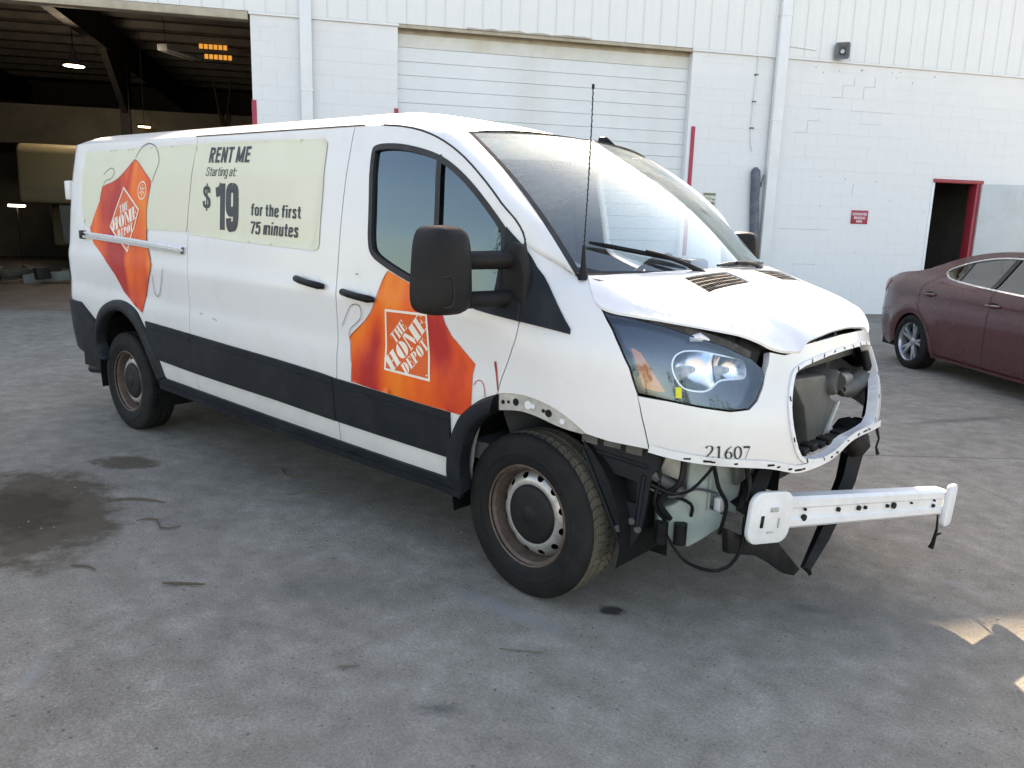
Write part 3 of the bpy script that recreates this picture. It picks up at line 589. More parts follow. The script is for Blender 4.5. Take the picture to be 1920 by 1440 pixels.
V_CREAM = mat('cream_film', (.62, .62, .48), .38, var=.03, scale=2.0, dirt=(.55, .53, .42), dirt_amt=.3, coat=.25)
V_INK = mat('dark_blue_print', (.016, .019, .030), .42, var=.1, scale=12)
V_CORD = mat('printed_cord', (.13, .10, .10), .45, var=.3, scale=25)
V_INKRED = mat('red_print', (.42, .045, .03), .4, var=.1, scale=12)
V_LOGO = mat('white_print', (.78, .72, .62), .4, var=.05, scale=10)
V_LOGOBG = mat('orange_logo_print', (.70, .10, .012), .42, var=.08, scale=10)
V_CHROME = mat('rail_aluminium', (.62, .63, .64), .30, .85, var=.03, scale=2)
L_CHR0 = mat('mirror_silver', (.85, .86, .87), .04, 1.0, var=.02, scale=3)
V_PRIMER = mat('dusty_primer_metal', (.42, .41, .38), .6, var=.25, scale=18, dirt=(.16, .14, .12), dirt_amt=.5)
V_GREYPL = mat('grey_duct_plastic', (.075, .080, .078), .55, var=.25, scale=9, dirt=(.15, .135, .105), dirt_amt=.5)
V_TANK = mat('milky_washer_tank', (.30, .36, .345), .45, var=.15, scale=8, dirt=(.17, .18, .16), dirt_amt=.5)
V_BEAM = mat('white_primed_beam', (.70, .71, .72), .40, var=.06, scale=10, dirt=(.38, .36, .32), dirt_amt=.35)
V_TRIM = mat('interior_trim', (.10, .105, .11), .7, var=.2, scale=6)
V_SEAT = mat('grey_seat_cloth', (.07, .072, .08), .85, var=.25, scale=20)
V_TAN = mat('tan_headliner', (.62, .57, .46), .85, var=.1, scale=5)
V_GLASS = glass('side_window_glass', (.13, .17, .19), .82, .05, (.5, .5, .46), .012, (1, 1, 6), gcol=(.62, .85, 1.0))
V_GLASS2 = glass('clear_side_glass', (.80, .84, .84), .9, .04, (.5, .5, .46), .012, (1, 1, 6))
V_SCREEN = glass('dusty_windscreen_glass', (.90, .97, .98), .84, .50, (.82, .80, .70), .02, (4.0, 1.2, 1.0), ((.36, .15), (.62, 1)), gcol=(.78, .93, 1.0), wiped=(1.56, 1.82))
def apron_print():
    m, nt, bs = new_mat('orange_apron_print'); vec = objco(nt, (1, 1, .28))
    f = noise(nt, 3.6, 1.2, .45, vec, .6); g2 = noise(nt, 9, 4, .55, objco(nt, (1, 1, .5)), .4)
    t = mth(nt, 'ADD', mth(nt, 'MULTIPLY', f, .82), mth(nt, 'MULTIPLY', g2, .18))
    c = ramp(nt, t, [(.37, (.44, .022, .020)), (.45, (.68, .068, .016)), (.53, (.82, .125, .014)), (.62, (.86, .21, .018)), (.70, (.78, .14, .014))])
    nt.links.new(c, bs.inputs['Base Color']); bs.inputs['Roughness'].default_value = .5; bs.inputs['Coat Weight'].default_value = .08; bs.inputs['Specular IOR Level'].default_value = .3; return m
V_APRON = apron_print()
def bag_cloth():
    m, nt, bs = new_mat('thin_airbag_cloth'); out = nt.nodes['Material Output']; nt.nodes.remove(bs); vec = objco(nt); c = ramp(nt, noise(nt, 9, 5, .6, vec), [(.3, (.62, .57, .44)), (.7, (.78, .73, .60))])
    a = nt.nodes.new('ShaderNodeBsdfDiffuse'); b = nt.nodes.new('ShaderNodeBsdfTranslucent'); mx = nt.nodes.new('ShaderNodeMixShader'); mx.inputs[0].default_value = .5
    for s in (a, b): nt.links.new(c, s.inputs['Color'])
    nt.links.new(a.outputs[0], mx.inputs[1]); nt.links.new(b.outputs[0], mx.inputs[2]); nt.links.new(mx.outputs[0], out.inputs['Surface']); return m
V_BAG = bag_cloth()

VAN = empty('cargo_van', (0, 0, 0), 0, 'white cargo van with orange apron graphics and its front bumper torn off', 'van')
sx_ = lambda x: S0 - x
GZ = lambda x: 1.985 - .0107 * x
RE = -4.80
gut = TR['gutter']
slr = [(sx_(-2.700), GZ(-2.7)), (sx_(-2.715), 1.60), (sx_(-2.70), 1.36), (sx_(-2.675), 1.19), (sx_(-2.675), .85), (sx_(-2.69), .70), (sx_(-2.67), .56), (sx_(-2.66), .43)]
slf = [(sx_(-1.20), GZ(-1.2)), (sx_(-1.212), 1.66), (sx_(-1.212), 1.27), (sx_(-1.20), 1.16), (sx_(-1.195), .95), (sx_(-1.205), .79), (sx_(-1.235), .68), (sx_(-1.22), .56), (sx_(-1.228), .41)]
RAO = smooth_poly(TR['rarch_out'], 2); RAI = smooth_poly(TR['rarch_in'], 2); FAO = smooth_poly(TR['farch_out'], 2); FAI = smooth_poly(TR['farch_in'], 2)
mida = lambda a, b, t: [tuple(np.array(p) * (1 - t) + np.array(q) * t) for p, q in zip(a, b)]
# cargo side: quarter panel, sliding door
rear_edge = [(sx_(RE), .86), (sx_(RE), 1.2), (sx_(RE), 1.6), (sx_(RE), GZ(RE) - .03), (sx_(RE + .06), GZ(RE))]
def quarter(mir=False):
    arch = RAO[6:-1] if False else RAO
    poly = rear_edge + [(sx_(x), GZ(x)) for x in (-4.5, -4.0, -3.5, -3.0)] + slr + [(sx_(-3.05), .44)] + [q for q in reversed(RAO) if q[1] > .46] + [(sx_(-4.45), .50), (sx_(-4.62), .56)]
    return poly
panel('rear_quarter_panel', quarter(), V_WHITE, VAN, gap=.0022, step=.022)
slider = [(sx_(x), GZ(x)) for x in (-2.7, -2.3, -1.9, -1.5)] + slf + [(sx_(-1.8), .415), (sx_(-2.3), .425)] + slr[::-1][:-1]
SL = panel('sliding_door', slider, V_WHITE, VAN, gap=.0036, step=.022)
# front door
gf = [q for q in gut if q[0] < sx_(-1.2) - .01]
door = [slf[0]] + gf + TR['door_front'][1:-1] + [(TR['door_front'][-1][0], TR['door_front'][-1][1])] + [q for q in FAO[1:]] + [(sx_(-.5), .40), (sx_(-.9), .405)] + slf[::-1][:-1]
WIN = smooth_poly(TR['window'], 2, True)
FD = panel('front_door', door, V_WHITE, VAN, holes=[WIN], gap=.0036, step=.04, thick=.05)
panel('window_seal', WIN, V_RUBBER, FD, holes=[inset(densify(WIN, .02), .026)], off=.004, thick=.03, step=.02, bstep=.02)
winin = inset(densify(WIN, .02), .022); panel('window_glass', winin, V_GLASS, FD, off=-.012, thick=0, step=.05, bstep=.03)
dv = TR['divider']; strip_on_body('window_divider', [dv[0], dv[2], dv[4]], .030, V_RUBBER, FD, .002)
# fender
he = TR['hood_edge']; hl = TR['hl_out']
ws_s = [(sx_(-.02), 1.445), (1.4445 - .0, 1.385)]
fend = [(gut[-1][0], gut[-1][1] + .03), (sx_(-.03), 1.465), (sx_(.06), 1.43), (1.465, 1.40), he[0], he[1]] + hl[:5] + [TR['fascia_seam'][1], TR['fascia_seam'][2], TR['fascia_seam'][3]] + TR['fender_bot'][::-1][1:] + smooth_poly(TR['flange_top'], 1)[::-1][1:] + TR['door_front'][::-1][:-1]
panel('front_fender', fend, V_WHITE, VAN, gap=.0022, step=.03)
fl = smooth_poly(TR['flange_top'], 2) + smooth_poly(TR['flange_bot'], 2)[::-1]
FLG = panel('arch_flange', fl, V_PRIMER, VAN, off=-.012, thick=.03, step=.025)
def disc_on(name, s, z, rs, rz, m, parent, off, n=16):
    return panel(name, [(s + rs * math.cos(2 * math.pi * k / n), z + rz * math.sin(2 * math.pi * k / n)) for k in range(n)], m, parent, off=off, thick=.006, step=.02, bstep=.01)
fp = [np.array(a) for a in mida(TR['flange_top'], TR['flange_bot'], .5)]
for t, r in ((.25, .008), (.55, .006), (.95, .014), (1.75, .016), (2.05, .010), (2.75, .007), (3.1, .014), (4.1, .010)):
    i = int(t); q = fp[i] * (1 - t + i) + fp[i + 1] * (t - i); disc_on('bolt_hole', q[0], q[1], r, r * 1.1, V_BLACK if r not in (.016, .010) else V_BEAM, FLG, -.008)
# the far side, mirrored
lq = [(sx_(RE), .86), (sx_(RE), GZ(RE) - .03), (sx_(RE + .06), GZ(RE))] + [(sx_(x), GZ(x)) for x in (-4.3, -3.5, -2.7, -2.0)] + slf + [(sx_(-2.3), .425), (sx_(-3.05), .44)] + [q for q in reversed(RAO) if q[1] > .46] + [(sx_(-4.45), .50), (sx_(-4.62), .56)]
panel('left_side_panel', mirror(lq), V_WHITE, VAN, step=.08)
FDL = panel('left_front_door', mirror(door), V_WHITE, VAN, holes=[mirror(WIN)], gap=.0028, step=.07, thick=.05)
panel('window_glass', mirror(winin), V_GLASS2, FDL, off=-.012, thick=0, step=.08, bstep=.05)
panel('left_front_fender', mirror(fend), V_WHITE, VAN, gap=.0022, step=.05)
# fascia around grille and lamps
fs = TR['fascia_seam']; fb = TR['fascia_bot']; ft = TR['fascia_top']
right_low = [q for q in fb if q[0] > .18]; centre_low = [(.10, .722), (-.05, .722), (-.16, .715)]
left_low = mirror([q for q in fb if q[0] > .25][::-1])
left_low = [(a, b + (.03 if a > -.5 else 0)) for a, b in left_low]
top_r = [ft[0], ft[1], ft[2]] + [(.50, 1.105), (.42, 1.112), (.38, 1.135), (.2, 1.142), (0, 1.146)]
top_l = mirror(top_r[::-1][1:])
fascia = fs + right_low + centre_low + left_low + mirror(fs[::-1]) + mirror([hl[5], hl[6], hl[7], hl[8], hl[9], hl[10]]) + top_l[::1][::-1][::-1] + []
fascia = fs + right_low + centre_low + left_low + mirror(fs[::-1]) + mirror(hl[5:11]) + mirror(top_r)[0:] + top_r[::-1][1:] + hl[5:11][::-1]
GR = smooth_poly(TR['grille'], 1, True)
FA = panel('front_fascia', fascia, V_WHITE, VAN, holes=[GR], gap=.002, step=.035, thick=.03)
GRo = inset(densify(GR, .03), -.016)
panel('grille_lip', GRo, V_BEAM, FA, holes=[GR], off=.007, thick=.045, step=.02, bstep=.02)
lw = [(a, b + .001) for a, b in right_low] + centre_low + left_low
strip_on_body('torn_lower_edge', [(a, b + .016) for a, b in lw], .030, V_BEAM, FA, .008)
rc = random.Random(4)
for i in range(26):
    t = rc.random() * (len(lw) - 4) + 1; j = int(t); q = np.array(lw[j]) * (1 - t + j) + np.array(lw[j + 1]) * (t - j)
    s_, z_ = q; hw = rc.uniform(.006, .016)
    if s_ < -.6: continue
    panel('clip_slot', [(s_ - hw, z_ + .010), (s_ + hw, z_ + .010), (s_ + hw, z_ + .010 + rc.uniform(.004, .010)), (s_ - hw, z_ + .017)], V_BLACK, FA, off=.0095, thick=.002, step=.02)
gl = densify(GR, .02)
for i in range(0, len(gl), 5):
    q = np.array(gl[i]); c = np.mean(np.array(gl), 0); d = q - c; d /= np.hypot(*d); e = np.array([-d[1], d[0]]); m_ = q + d * .010
    panel('clip_slot', [tuple(m_ + e * a + d * b) for a, b in ((-.009, -.003), (.009, -.003), (.009, .003), (-.009, .003))], V_BLACK, FA, off=.0085, thick=.002, step=.02)

# hood: height field through control points
class RBF:
    def __init__(s, pts, sm=1e-5):
        P = np.array(pts, float); s.X = P[:, :2]; n = len(P); K = s.k(np.linalg.norm(s.X[:, None] - s.X[None], axis=-1)) + sm * np.eye(n)
        Q = np.c_[np.ones(n), s.X]; A = np.block([[K, Q], [Q.T, np.zeros((3, 3))]]); s.w = np.linalg.solve(A, np.r_[P[:, 2], 0, 0, 0])
    @staticmethod
    def k(r): return np.where(r > 0, r * r * np.log(np.maximum(r, 1e-12)), 0)
    def __call__(s, x, y):
        x = np.asarray(x, float); y = np.asarray(y, float); sh = x.shape; q = np.stack([x.ravel(), y.ravel()], 1); K = s.k(np.linalg.norm(q[:, None] - s.X[None], axis=-1))
        return (K @ s.w[:-3] + s.w[-3] + q @ s.w[-2:]).reshape(sh)
E3 = [body(a, b) for a, b in he]; L3 = [body(a, b) for a, b in TR['hood_lip']]
cen_ = [(.34, 0, 1.388), (.48, 0, 1.364), (.65, 0, 1.298), (.80, 0, 1.226), (.872, 0, 1.172)]
half = [(.17, -.82, 1.376), (.27, -.6, 1.383), (.33, -.3, 1.387), (.48, -.367, 1.346), (.65, -.28, 1.280), (.79, -.25, 1.214), (.40, -.50, 1.356), (.86, -.2, 1.172)]
SK, SKD = .024, .032
ep = np.array([(q[0], q[1]) for q in E3[1:]]); ep = np.array(densify(smooth_poly([tuple(q) for q in ep], 2), .01, False))
def edge_d(x, y):
    x = np.asarray(x, float).ravel(); y = -np.abs(np.asarray(y, float).ravel()); return np.min(np.hypot(x[:, None] - ep[None, :, 0], y[:, None] - ep[None, :, 1]), 1)
def hb(x, y): return np.stack([x ** i * y ** (2 * j) for i in range(4) for j in range(3) if i + j < 5], -1)
fitp = [(a, b, c, 1.0) for a, b, c in half] + [(a, b, c, 2.0) for a, b, c in cen_] + [(q[0], q[1], q[2] + SK, 1.0) for q in E3[1:11]]
FP = np.array(fitp); WW = FP[:, 3:]; Amat = hb(FP[:, 0], FP[:, 1]); hcoef = np.linalg.solve((Amat * WW).T @ (Amat * WW) + 2e-5 * np.eye(Amat.shape[1]), (Amat * WW).T @ (FP[:, 2] * WW[:, 0]))
ed_z = np.interp(np.linspace(0, 1, len(ep)), np.linspace(0, 1, 2), [0, 0])
_e3 = np.array(E3[1:]); _sd = np.r_[0, np.cumsum(np.hypot(*np.diff(_e3[:, :2], axis=0).T))]; _epd = np.r_[0, np.cumsum(np.hypot(*np.diff(ep, axis=0).T))]
ed_res = np.interp(_epd / _epd[-1] * _sd[-1], _sd, _e3[:, 2]) + SK + .005 - hb(ep[:, 0], ep[:, 1]) @ hcoef
ed_res = np.convolve(np.pad(ed_res, 6, mode='edge'), np.ones(13) / 13, 'valid')
def hood_fix(x, y, d):
    k = np.argmin(np.hypot(x[:, None] - ep[None, :, 0], -np.abs(y)[:, None] - ep[None, :, 1]), 1); return ed_res[k] * np.exp(-(d / .10) ** 2)
def HZ(x, y):
    x = np.asarray(x, float); y = np.asarray(y, float); sh = x.shape; xr, yr = x.ravel(), y.ravel()
    z = hb(xr, yr) @ hcoef; d = edge_d(xr, yr); yb = np.interp(xr, [.2, .5, .85], [.60, .50, .36])
    z = z + hood_fix(xr, yr, d)
    z = z - SK * np.exp(-(d / SKD) ** 1.3) + .007 * _sst(.045, -.045, np.abs(yr) - yb) * _sst(.25, .40, xr) - .005
    return z.reshape(sh)
def hood_n(x, y):
    x = np.asarray(x, float); y = np.asarray(y, float); e = 3e-3
    z = HZ(x, y); nx = -(HZ(x + e, y) - HZ(x - e, y)) / (2 * e); ny = -(HZ(x, y + e) - HZ(x, y - e)) / (2 * e)
    n = np.stack([nx, ny, np.ones_like(nx)], -1); n /= np.linalg.norm(n, axis=-1, keepdims=True); return np.stack([x, y, z], -1), n
E3s = smooth_poly([(q[0], q[1]) for q in E3], 2); edge_r = [(a + .006 * a / .9, b * 1.008) for a, b in E3s]; lip = [(.868, -.36), (.876, -.2), (.880, 0)]
hp = [(.34, 0), (.325, -.3), (.27, -.6), (.20, -.78), (.165, -.845)] + edge_r + lip
hoodpoly = hp + [(a, -b) for a, b in hp[::-1][1:-1]]
vq = [(.385, -.49), (.40, -.13), (.535, -.165), (.515, -.50)]
vents = [vq, [(a, -b) for a, b in vq]]
HD = panel('hood', hoodpoly, V_WHITE, VAN, holes=vents, step=.025, thick=.010, fn=hood_n)
for q in vents:
    VT = panel('hood_vent', q, V_BLACK, HD, off=-.020, thick=0, step=.06, fn=hood_n)
    a, b, c, d = (np.array(t) for t in q)
    for i in range(1, 16):
        t = i / 16; p0 = a * (1 - t) + b * t; p1 = d * (1 - t) + c * t; e = (b - a) / np.hypot(*(b - a)) * .0024
        panel('vent_rib', [tuple(p0 - e), tuple(p0 + e), tuple(p1 + e), tuple(p1 - e)], V_BLACK, VT, off=-.006, thick=.012, step=.05, fn=hood_n)
    for i in (1, 2, 3, 4):
        t = i / 5; p0 = a * (1 - t) + d * t; p1 = b * (1 - t) + c * t; e = (d - a) / np.hypot(*(d - a)) * .0024
        panel('vent_rib', [tuple(p0 - e), tuple(p0 + e), tuple(p1 + e), tuple(p1 - e)], V_GREYPL, VT, off=-.005, thick=.013, step=.05, fn=hood_n)

# windscreen, roof, pillars
def screen(u, v):
    u = np.asarray(u, float); v = np.asarray(v, float); k = 1 - np.abs(u) ** 2.2
    xb, zb, wb = .125 + .235 * k, 1.368 - .0 * k, .868; xt, zt, wt = -.590 + .075 * k, 1.952 + .036 * k, .750
    bl = np.sin(np.pi * v) * .028
    return np.stack([xb + (xt - xb) * v + bl * .8, u * (wb + (wt - wb) * v + bl * .25), zb + (zt - zb) * v + bl], -1)
U = np.linspace(-1, 1, 33); mb = MB(); mb.grid([list(screen(U, np.full_like(U, v))) for v in np.linspace(-.02, 1, 17)]); WS = mb.build('windscreen', V_SCREEN, VAN, smooth=180)
def frit(name, uv0, uv1, lift=.002):
    a = screen(*zip(*uv0)) if False else np.array([screen(u, v) for u, v in uv0]); b = np.array([screen(u, v) for u, v in uv1])
    q = MB(); q.grid([list(a + np.array([.5, 0, .6]) * lift), list(b + np.array([.5, 0, .6]) * lift)]); return q.build(name, V_RUBBER, WS, recalc=True)
vv = np.linspace(-.02, 1, 15)
frit('screen_border', [(-1, v) for v in vv], [(-.972, v) for v in vv]); frit('screen_border', [(1, v) for v in vv], [(.988, v) for v in vv])
frit('screen_border', [(u, -.02) for u in U], [(u, .022 + .02 * (abs(u) > .9)) for u in U])
def roofpt(x, t):
    """x station, t in -1..1 across"""
    x = np.asarray(x, float); t = np.asarray(t, float)
    k = _sst(-1.25, -.58, x); wg = .896 * (1 - k) + .752 * k; ze = (1.985 - .0107 * x) * (1 - k) + 1.955 * k; cr = .118 * (1 - k) + .036 * k
    z = ze + cr * (1 - np.abs(t) ** 3.8) - .10 * np.clip((-4.55 - x) / .3, 0, 1) ** 2
    rr = np.clip((-4.28 - x) / .60, 0, .999); wg = wg * (1 - rr ** 3.2) ** (1 / 3.2)
    return np.stack([x + (.075 * (1 - np.abs(t) ** 2.2)) * _sst(-1.0, -.59, x), -t * wg, z], -1)
Tt = np.sin(np.linspace(-1, 1, 41) * math.pi / 2); mb = MB()
mb.grid([list(roofpt(np.full_like(Tt, x), Tt)) for x in list(np.linspace(RE, -1.3, 60)) + list(np.linspace(-1.2, -.59, 16))]); RF = mb.build('roof', V_WHITE, VAN, smooth=180)
strip_on_body('roof_gutter', [(sx_(x), GZ(x) - .003) for x in np.linspace(-2.72, -1.12, 24)], .007, V_RUBBER, RF, .003)
def pillar(sgn):
    A = [np.array(body(s, z)) for s, z in densify(smooth_poly([(sx_(-1.05), GZ(-1.05))] + [q for q in gut if q[0] < sx_(-1.1)], 1), .03, False)]
    A += [np.array(body(s, z)) for s, z in [(sx_(-.06), 1.455), (sx_(-.02), 1.43), (sx_(.05), 1.40)]]
    Bc = [roofpt(x, 1.0) for x in np.linspace(-1.05, -.60, 14)] + [screen(-1, v) + np.array([0, -.004, .003]) for v in np.linspace(.98, .0, 22)]
    def res(L, n):
        L = np.array(L); d = np.r_[0, np.cumsum(np.linalg.norm(np.diff(L, axis=0), axis=1))]; t = np.linspace(0, d[-1], n); return np.stack([np.interp(t, d, L[:, i]) for i in range(3)], 1)
    A, Bq = res(A, 44), res(Bc, 44); rows = []
    for k in np.linspace(0, 1, 9):
        r = A * (1 - k) + Bq * k; w = np.linalg.norm(A - Bq, axis=1, keepdims=True); bul = np.array([.25, -.75, .6]); rows.append(r + bul / np.linalg.norm(bul) * w * (.20 if sgn > 0 else .05) * math.sin(math.pi * k) * (1 - .25 * k) * (1 - np.linspace(0, 1, 44)[:, None] ** 4))
    rows.append(rows[-1] + np.array([-.01, .012, -.012]))
    rows.insert(0, rows[0] + np.array([0, .02, 0]))
    if sgn < 0: rows = [r * np.array([1, -1, 1]) for r in rows]
    q = MB(); q.grid([list(r) for r in rows]); o = q.build('windscreen_pillar', V_WHITE, VAN, smooth=60)
    if sgn > 0:
        s_ = MB(); s_.tube([tuple(p) for p in A[2:-6]], .0045, 5); s_.build('door_seam', V_RUBBER, o)
pillar(1); pillar(-1)
# rear wall, floor, bulkhead
zs = np.linspace(.50, GZ(RE) - .03, 14); mb = MB(); mb.grid([[body(sx_(RE), z), body(-sx_(RE), z)] for z in zs]); mb.build('rear_doors', V_WHITE, VAN)
mb = MB(); mb.box((-4.6, -.93, .36), (-4.08, .93, .55)); mb.box((-3.32, -.93, .36), (-.46, .93, .52)); mb.box((-4.1, -.62, .36), (-3.3, .62, .62)); mb.box((-.47, -.60, .36), (.42, .60, .56)); mb.build('underbody', V_BLACK, VAN)
mb = MB(); mb.box((-1.32, -.86, .5), (-1.28, .86, 1.93)); mb.build('bulkhead', V_TRIM, VAN)
# cladding strips
def between(a, b, x0=None, x1=None):
    f = lambda L, lo, hi: [q for q in L if lo - 1e-6 <= q[0] <= hi + 1e-6]
    return f(a, x0, x1) + f(b, x0, x1)[::-1]
def line_at(L, s): L = sorted(L); return float(np.interp(s, [q[0] for q in L], [q[1] for q in L]))
def band(name, s0, s1, top, bot, m, off, **k):
    ss = np.linspace(s0, s1, 14); return panel(name, [(s, line_at(top, s)) for s in ss] + [(s, line_at(bot, s)) for s in ss[::-1]], m, VAN, off=off, thick=off + .004, step=.05, **k)
ct, cb, wb_, sb = TR['clad_top'], TR['clad_bot'], TR['white_bot'], TR['sill_bot']
band('side_cladding', sx_(-2.672), sx_(-3.26), ct, cb, V_CLAD, .012); band('side_cladding', sx_(-1.232), sx_(-2.668), ct, cb, V_CLAD, .013); band('side_cladding', sx_(-.40), sx_(-1.226), ct, cb, V_CLAD, .012)
cres = lambda L, dz: [(a, b + dz) for a, b in L]
for (s0, s1) in ((sx_(-2.676), sx_(-3.25)), (sx_(-1.236), sx_(-2.664)), (sx_(-.40), sx_(-1.222))): band('cladding_crease', s0, s1, cres(ct, -.035), cres(ct, -.042), V_CLAD, .016)
band('sill_trim', sx_(-.36), sx_(-3.20), wb_, sb, V_CLAD, .014); band('sill_step', sx_(-.36), sx_(-3.18), cres(sb, .022), cres(sb, -.012), V_CLAD, .024)
mb = MB(); L1 = [body(s, line_at(sb, s)) + np.array([0, -.015, 0]) for s in np.linspace(sx_(-.36), sx_(-3.2), 20)]; mb.grid([L1, [q * np.array([1, 0, 1]) + np.array([0, -.80, -.0]) for q in L1]]); mb.build('sill_underside', V_BLACK, VAN)
def arch_trim(out, inn, off, name='wheel_arch_trim'):
    n = 40
    def res(L):
        L = np.array(L); d = np.r_[0, np.cumsum(np.hypot(*np.diff(L, axis=0).T))]; t = np.linspace(0, d[-1], n); return np.stack([np.interp(t, d, L[:, i]) for i in range(2)], 1)
    o_, i_ = res(out), res(inn); rows = []
    for k, of in ((0, .002), (.12, off * .8), (.45, off), (.85, off), (1.0, off * .6), (1.0, -.05)):
        q = o_ * (1 - k) + i_ * k; P, N_ = body_n(q[:, 0], q[:, 1]); P = P + N_ * of; rows.append(list(P))
    m_ = MB(); m_.grid(rows); return m_.build(name, V_CLAD, VAN, smooth=50)
arch_trim(RAO, RAI, .026); arch_trim(FAO, FAI, .026)
def mir_x(rows): return rows
rbp = [(sx_(-4.53), .888), (sx_(-4.30), .885), RAO[len(RAO) // 3 - 1]] + [q for q in RAO[: len(RAO) // 3 - 1][::-1] if q[1] < .87] + [(sx_(-4.29), .485), (sx_(-4.50), .52), (sx_(-4.62), .56), (sx_(-4.72), .64), (sx_(-4.79), .76), (sx_(-4.80), .87), (sx_(-4.70), .895)]
panel('rear_bumper', rbp, V_CLAD, VAN, off=.020, thick=.03, step=.04)
mb = MB(); mb.box((-4.93, -.78, .50), (-4.70, .78, .84)); mb.build('bumper_bar', V_CLAD, VAN, bevel=.05, segs=4)
# decals
panel('cream_film', TR['cream1'], V_CREAM, VAN, off=.0040, thick=0, step=.02, bstep=.03); panel('cream_film', TR['cream2'], V_CREAM, SL, off=.0040, thick=0, step=.02, bstep=.03)
AP1 = panel('apron_decal', TR['apron1'], V_APRON, VAN, off=.0055, thick=0, step=.03, bstep=.03); AP2 = panel('apron_decal', TR['apron2'], V_APRON, FD, off=.0030, thick=0, step=.03, bstep=.03)
for k, w_, m_ in (('strap1a', .0055, V_CORD), ('strap1b', .005, V_CORD), ('strap1c', .005, V_CORD), ('strap2a', .0035, V_CORD)): strip_on_body('apron_string', TR[k], w_, m_, VAN, .0058)
strip_on_body('apron_string', TR['strap2b'], .004, V_INKRED, VAN); panel('apron_string', TR['redstrip'], V_INKRED, VAN, off=.0025, thick=0, step=.02)
for k, wd in (('apron1', .007), ('apron2', .004)): strip_on_body('apron_hem', TR[k][14:] + TR[k][:6] if k == 'apron1' else TR[k][15:] + TR[k][:1], wd, V_INKRED, VAN, .0062)
def stencil(ch):
    """slab stencil letters in a unit box"""
    R_ = lambda x0, y0, x1, y1: [(x0, y0), (x1, y0), (x1, y1), (x0, y1)]
    def arc(cx, cy, rx, ry, a0, a1, n=10): return [(cx + rx * math.cos(rad(a0 + (a1 - a0) * i / n)), cy + ry * math.sin(rad(a0 + (a1 - a0) * i / n))) for i in range(n + 1)]
    if ch == 'T': return [R_(.32, 0, .68, 1), R_(.2, 0, .8, .07), [(0, .93), (.30, .93), (.30, 1), (0, 1), (-.02, .72), (.05, .72)], [(.70, .93), (1, .93), (.95, .72), (1.02, .72), (1, 1), (.70, 1)]]
    if ch == 'H': return [R_(.06, 0, .40, 1), R_(.60, 0, .94, 1), R_(0, 0, .46, .06), R_(0, .94, .46, 1), R_(.54, 0, 1, .06), R_(.54, .94, 1, 1), R_(.42, .46, .58, .54)]
    if ch == 'E': return [R_(.06, 0, .44, 1), R_(.46, .94, .9, 1), R_(.46, 0, .94, .06), [(.80, .94), (.9, .94), (.92, .68), (.86, .68)], [(.84, .06), (.94, .06), (.97, .34), (.91, .34)], R_(.46, .47, .70, .53), R_(.68, .36, .74, .64), R_(0, 0, .44, .06), R_(0, .94, .44, 1)]
    if ch == 'O': return [arc(.46, .5, .46, .5, 90, 270, 14) + [(.46, .06), (.42, .06), (.42, .94), (.46, .94)][0:4], arc(.54, .5, .46, .5, -90, 90, 14) + [(.54, .94), (.58, .94), (.58, .06), (.54, .06)]]
    if ch == 'M': return [R_(.02, 0, .10, 1), R_(-.04, 0, .18, .06), [(.0, 1), (.28, 1), (.58, .30), (.50, .02), (.46, .02), (.10, .93)], [(.62, .36), (.76, 1), (1.0, 1), (1.0, .94), (.62, .94), (.62, .36)][:1] + [(.64, 1), (1.02, 1), (1.02, .94), (.98, .94), (.98, .06), (1.02, .06), (1.02, 0), (.60, 0), (.60, .06), (.64, .06)]]
    if ch == 'D': return [R_(.06, 0, .42, 1), R_(0, 0, .42, .06), R_(0, .94, .42, 1), arc(.46, .5, .52, .5, -90, 90, 12) + [(.46, .93), (.58, .85), (.58, .15), (.46, .07)]]
    if ch == 'P': return [R_(.06, 0, .44, 1), R_(0, 0, .56, .06), R_(0, .94, .44, 1), arc(.48, .71, .48, .29, -90, 90, 10) + [(.48, .94), (.60, .88), (.60, .54), (.48, .48)]]
    return []
def logo(quad, parent, off):
    q = np.array(quad)      # TL, TR, BR, BL in (s, z)
    fm = lambda x, y: tuple(q[3] * (1 - x) * (1 - y) + q[2] * x * (1 - y) + q[1] * x * y + q[0] * (1 - x) * y)
    mapped('logo_field', [[(0, 0), (1, 0), (1, 1), (0, 1)]], fm, V_LOGOBG, parent, off)
    t = .038; mapped('logo_frame', [[(0, 0), (1, 0), (1, t), (0, t)], [(0, 1 - t), (1, 1 - t), (1, 1), (0, 1)], [(0, t), (t, t), (t, 1 - t), (0, 1 - t)], [(1 - t, t), (1, t), (1, 1 - t), (1 - t, 1 - t)]], fm, V_LOGO, parent, off + .0012)
    def line(txt, p0, p1, q0, q1, wd):
        tot = sum(wd[c] for c in txt); x = p0; sc = (p1 - p0) / tot
        for c in txt:
            w_ = wd[c] * sc
            polys = [[(lambda p, r: (.5 + (p - r) * .70711, .5 + (p + r) * .70711))(x + .04 * w_ + a * w_ * .92, q0 + b * (q1 - q0)) for a, b in poly] for poly in stencil(c)]
            mapped('logo_letter', polys, fm, V_LOGO, parent, off + .0012); x += w_
    line('THE', -.22, .20, .155, .335, dict(T=.95, H=1.15, E=.95)); line('HOME', -.60, .61, -.135, .135, dict(H=1.05, O=1.0, M=1.3, E=.9)); line('DEPOT', -.36, .36, -.345, -.165, dict(D=1, E=.85, P=.9, O=1.0, T=.9))
    mapped('logo_mark', [[(.93 + .018 * math.cos(a), .08 + .012 * math.sin(a)) for a in np.linspace(0, 6.28, 9)[:-1]]], fm, V_LOGO, parent, off + .0012)
sq = TR['square2']; logo(sq, FD, .0044)
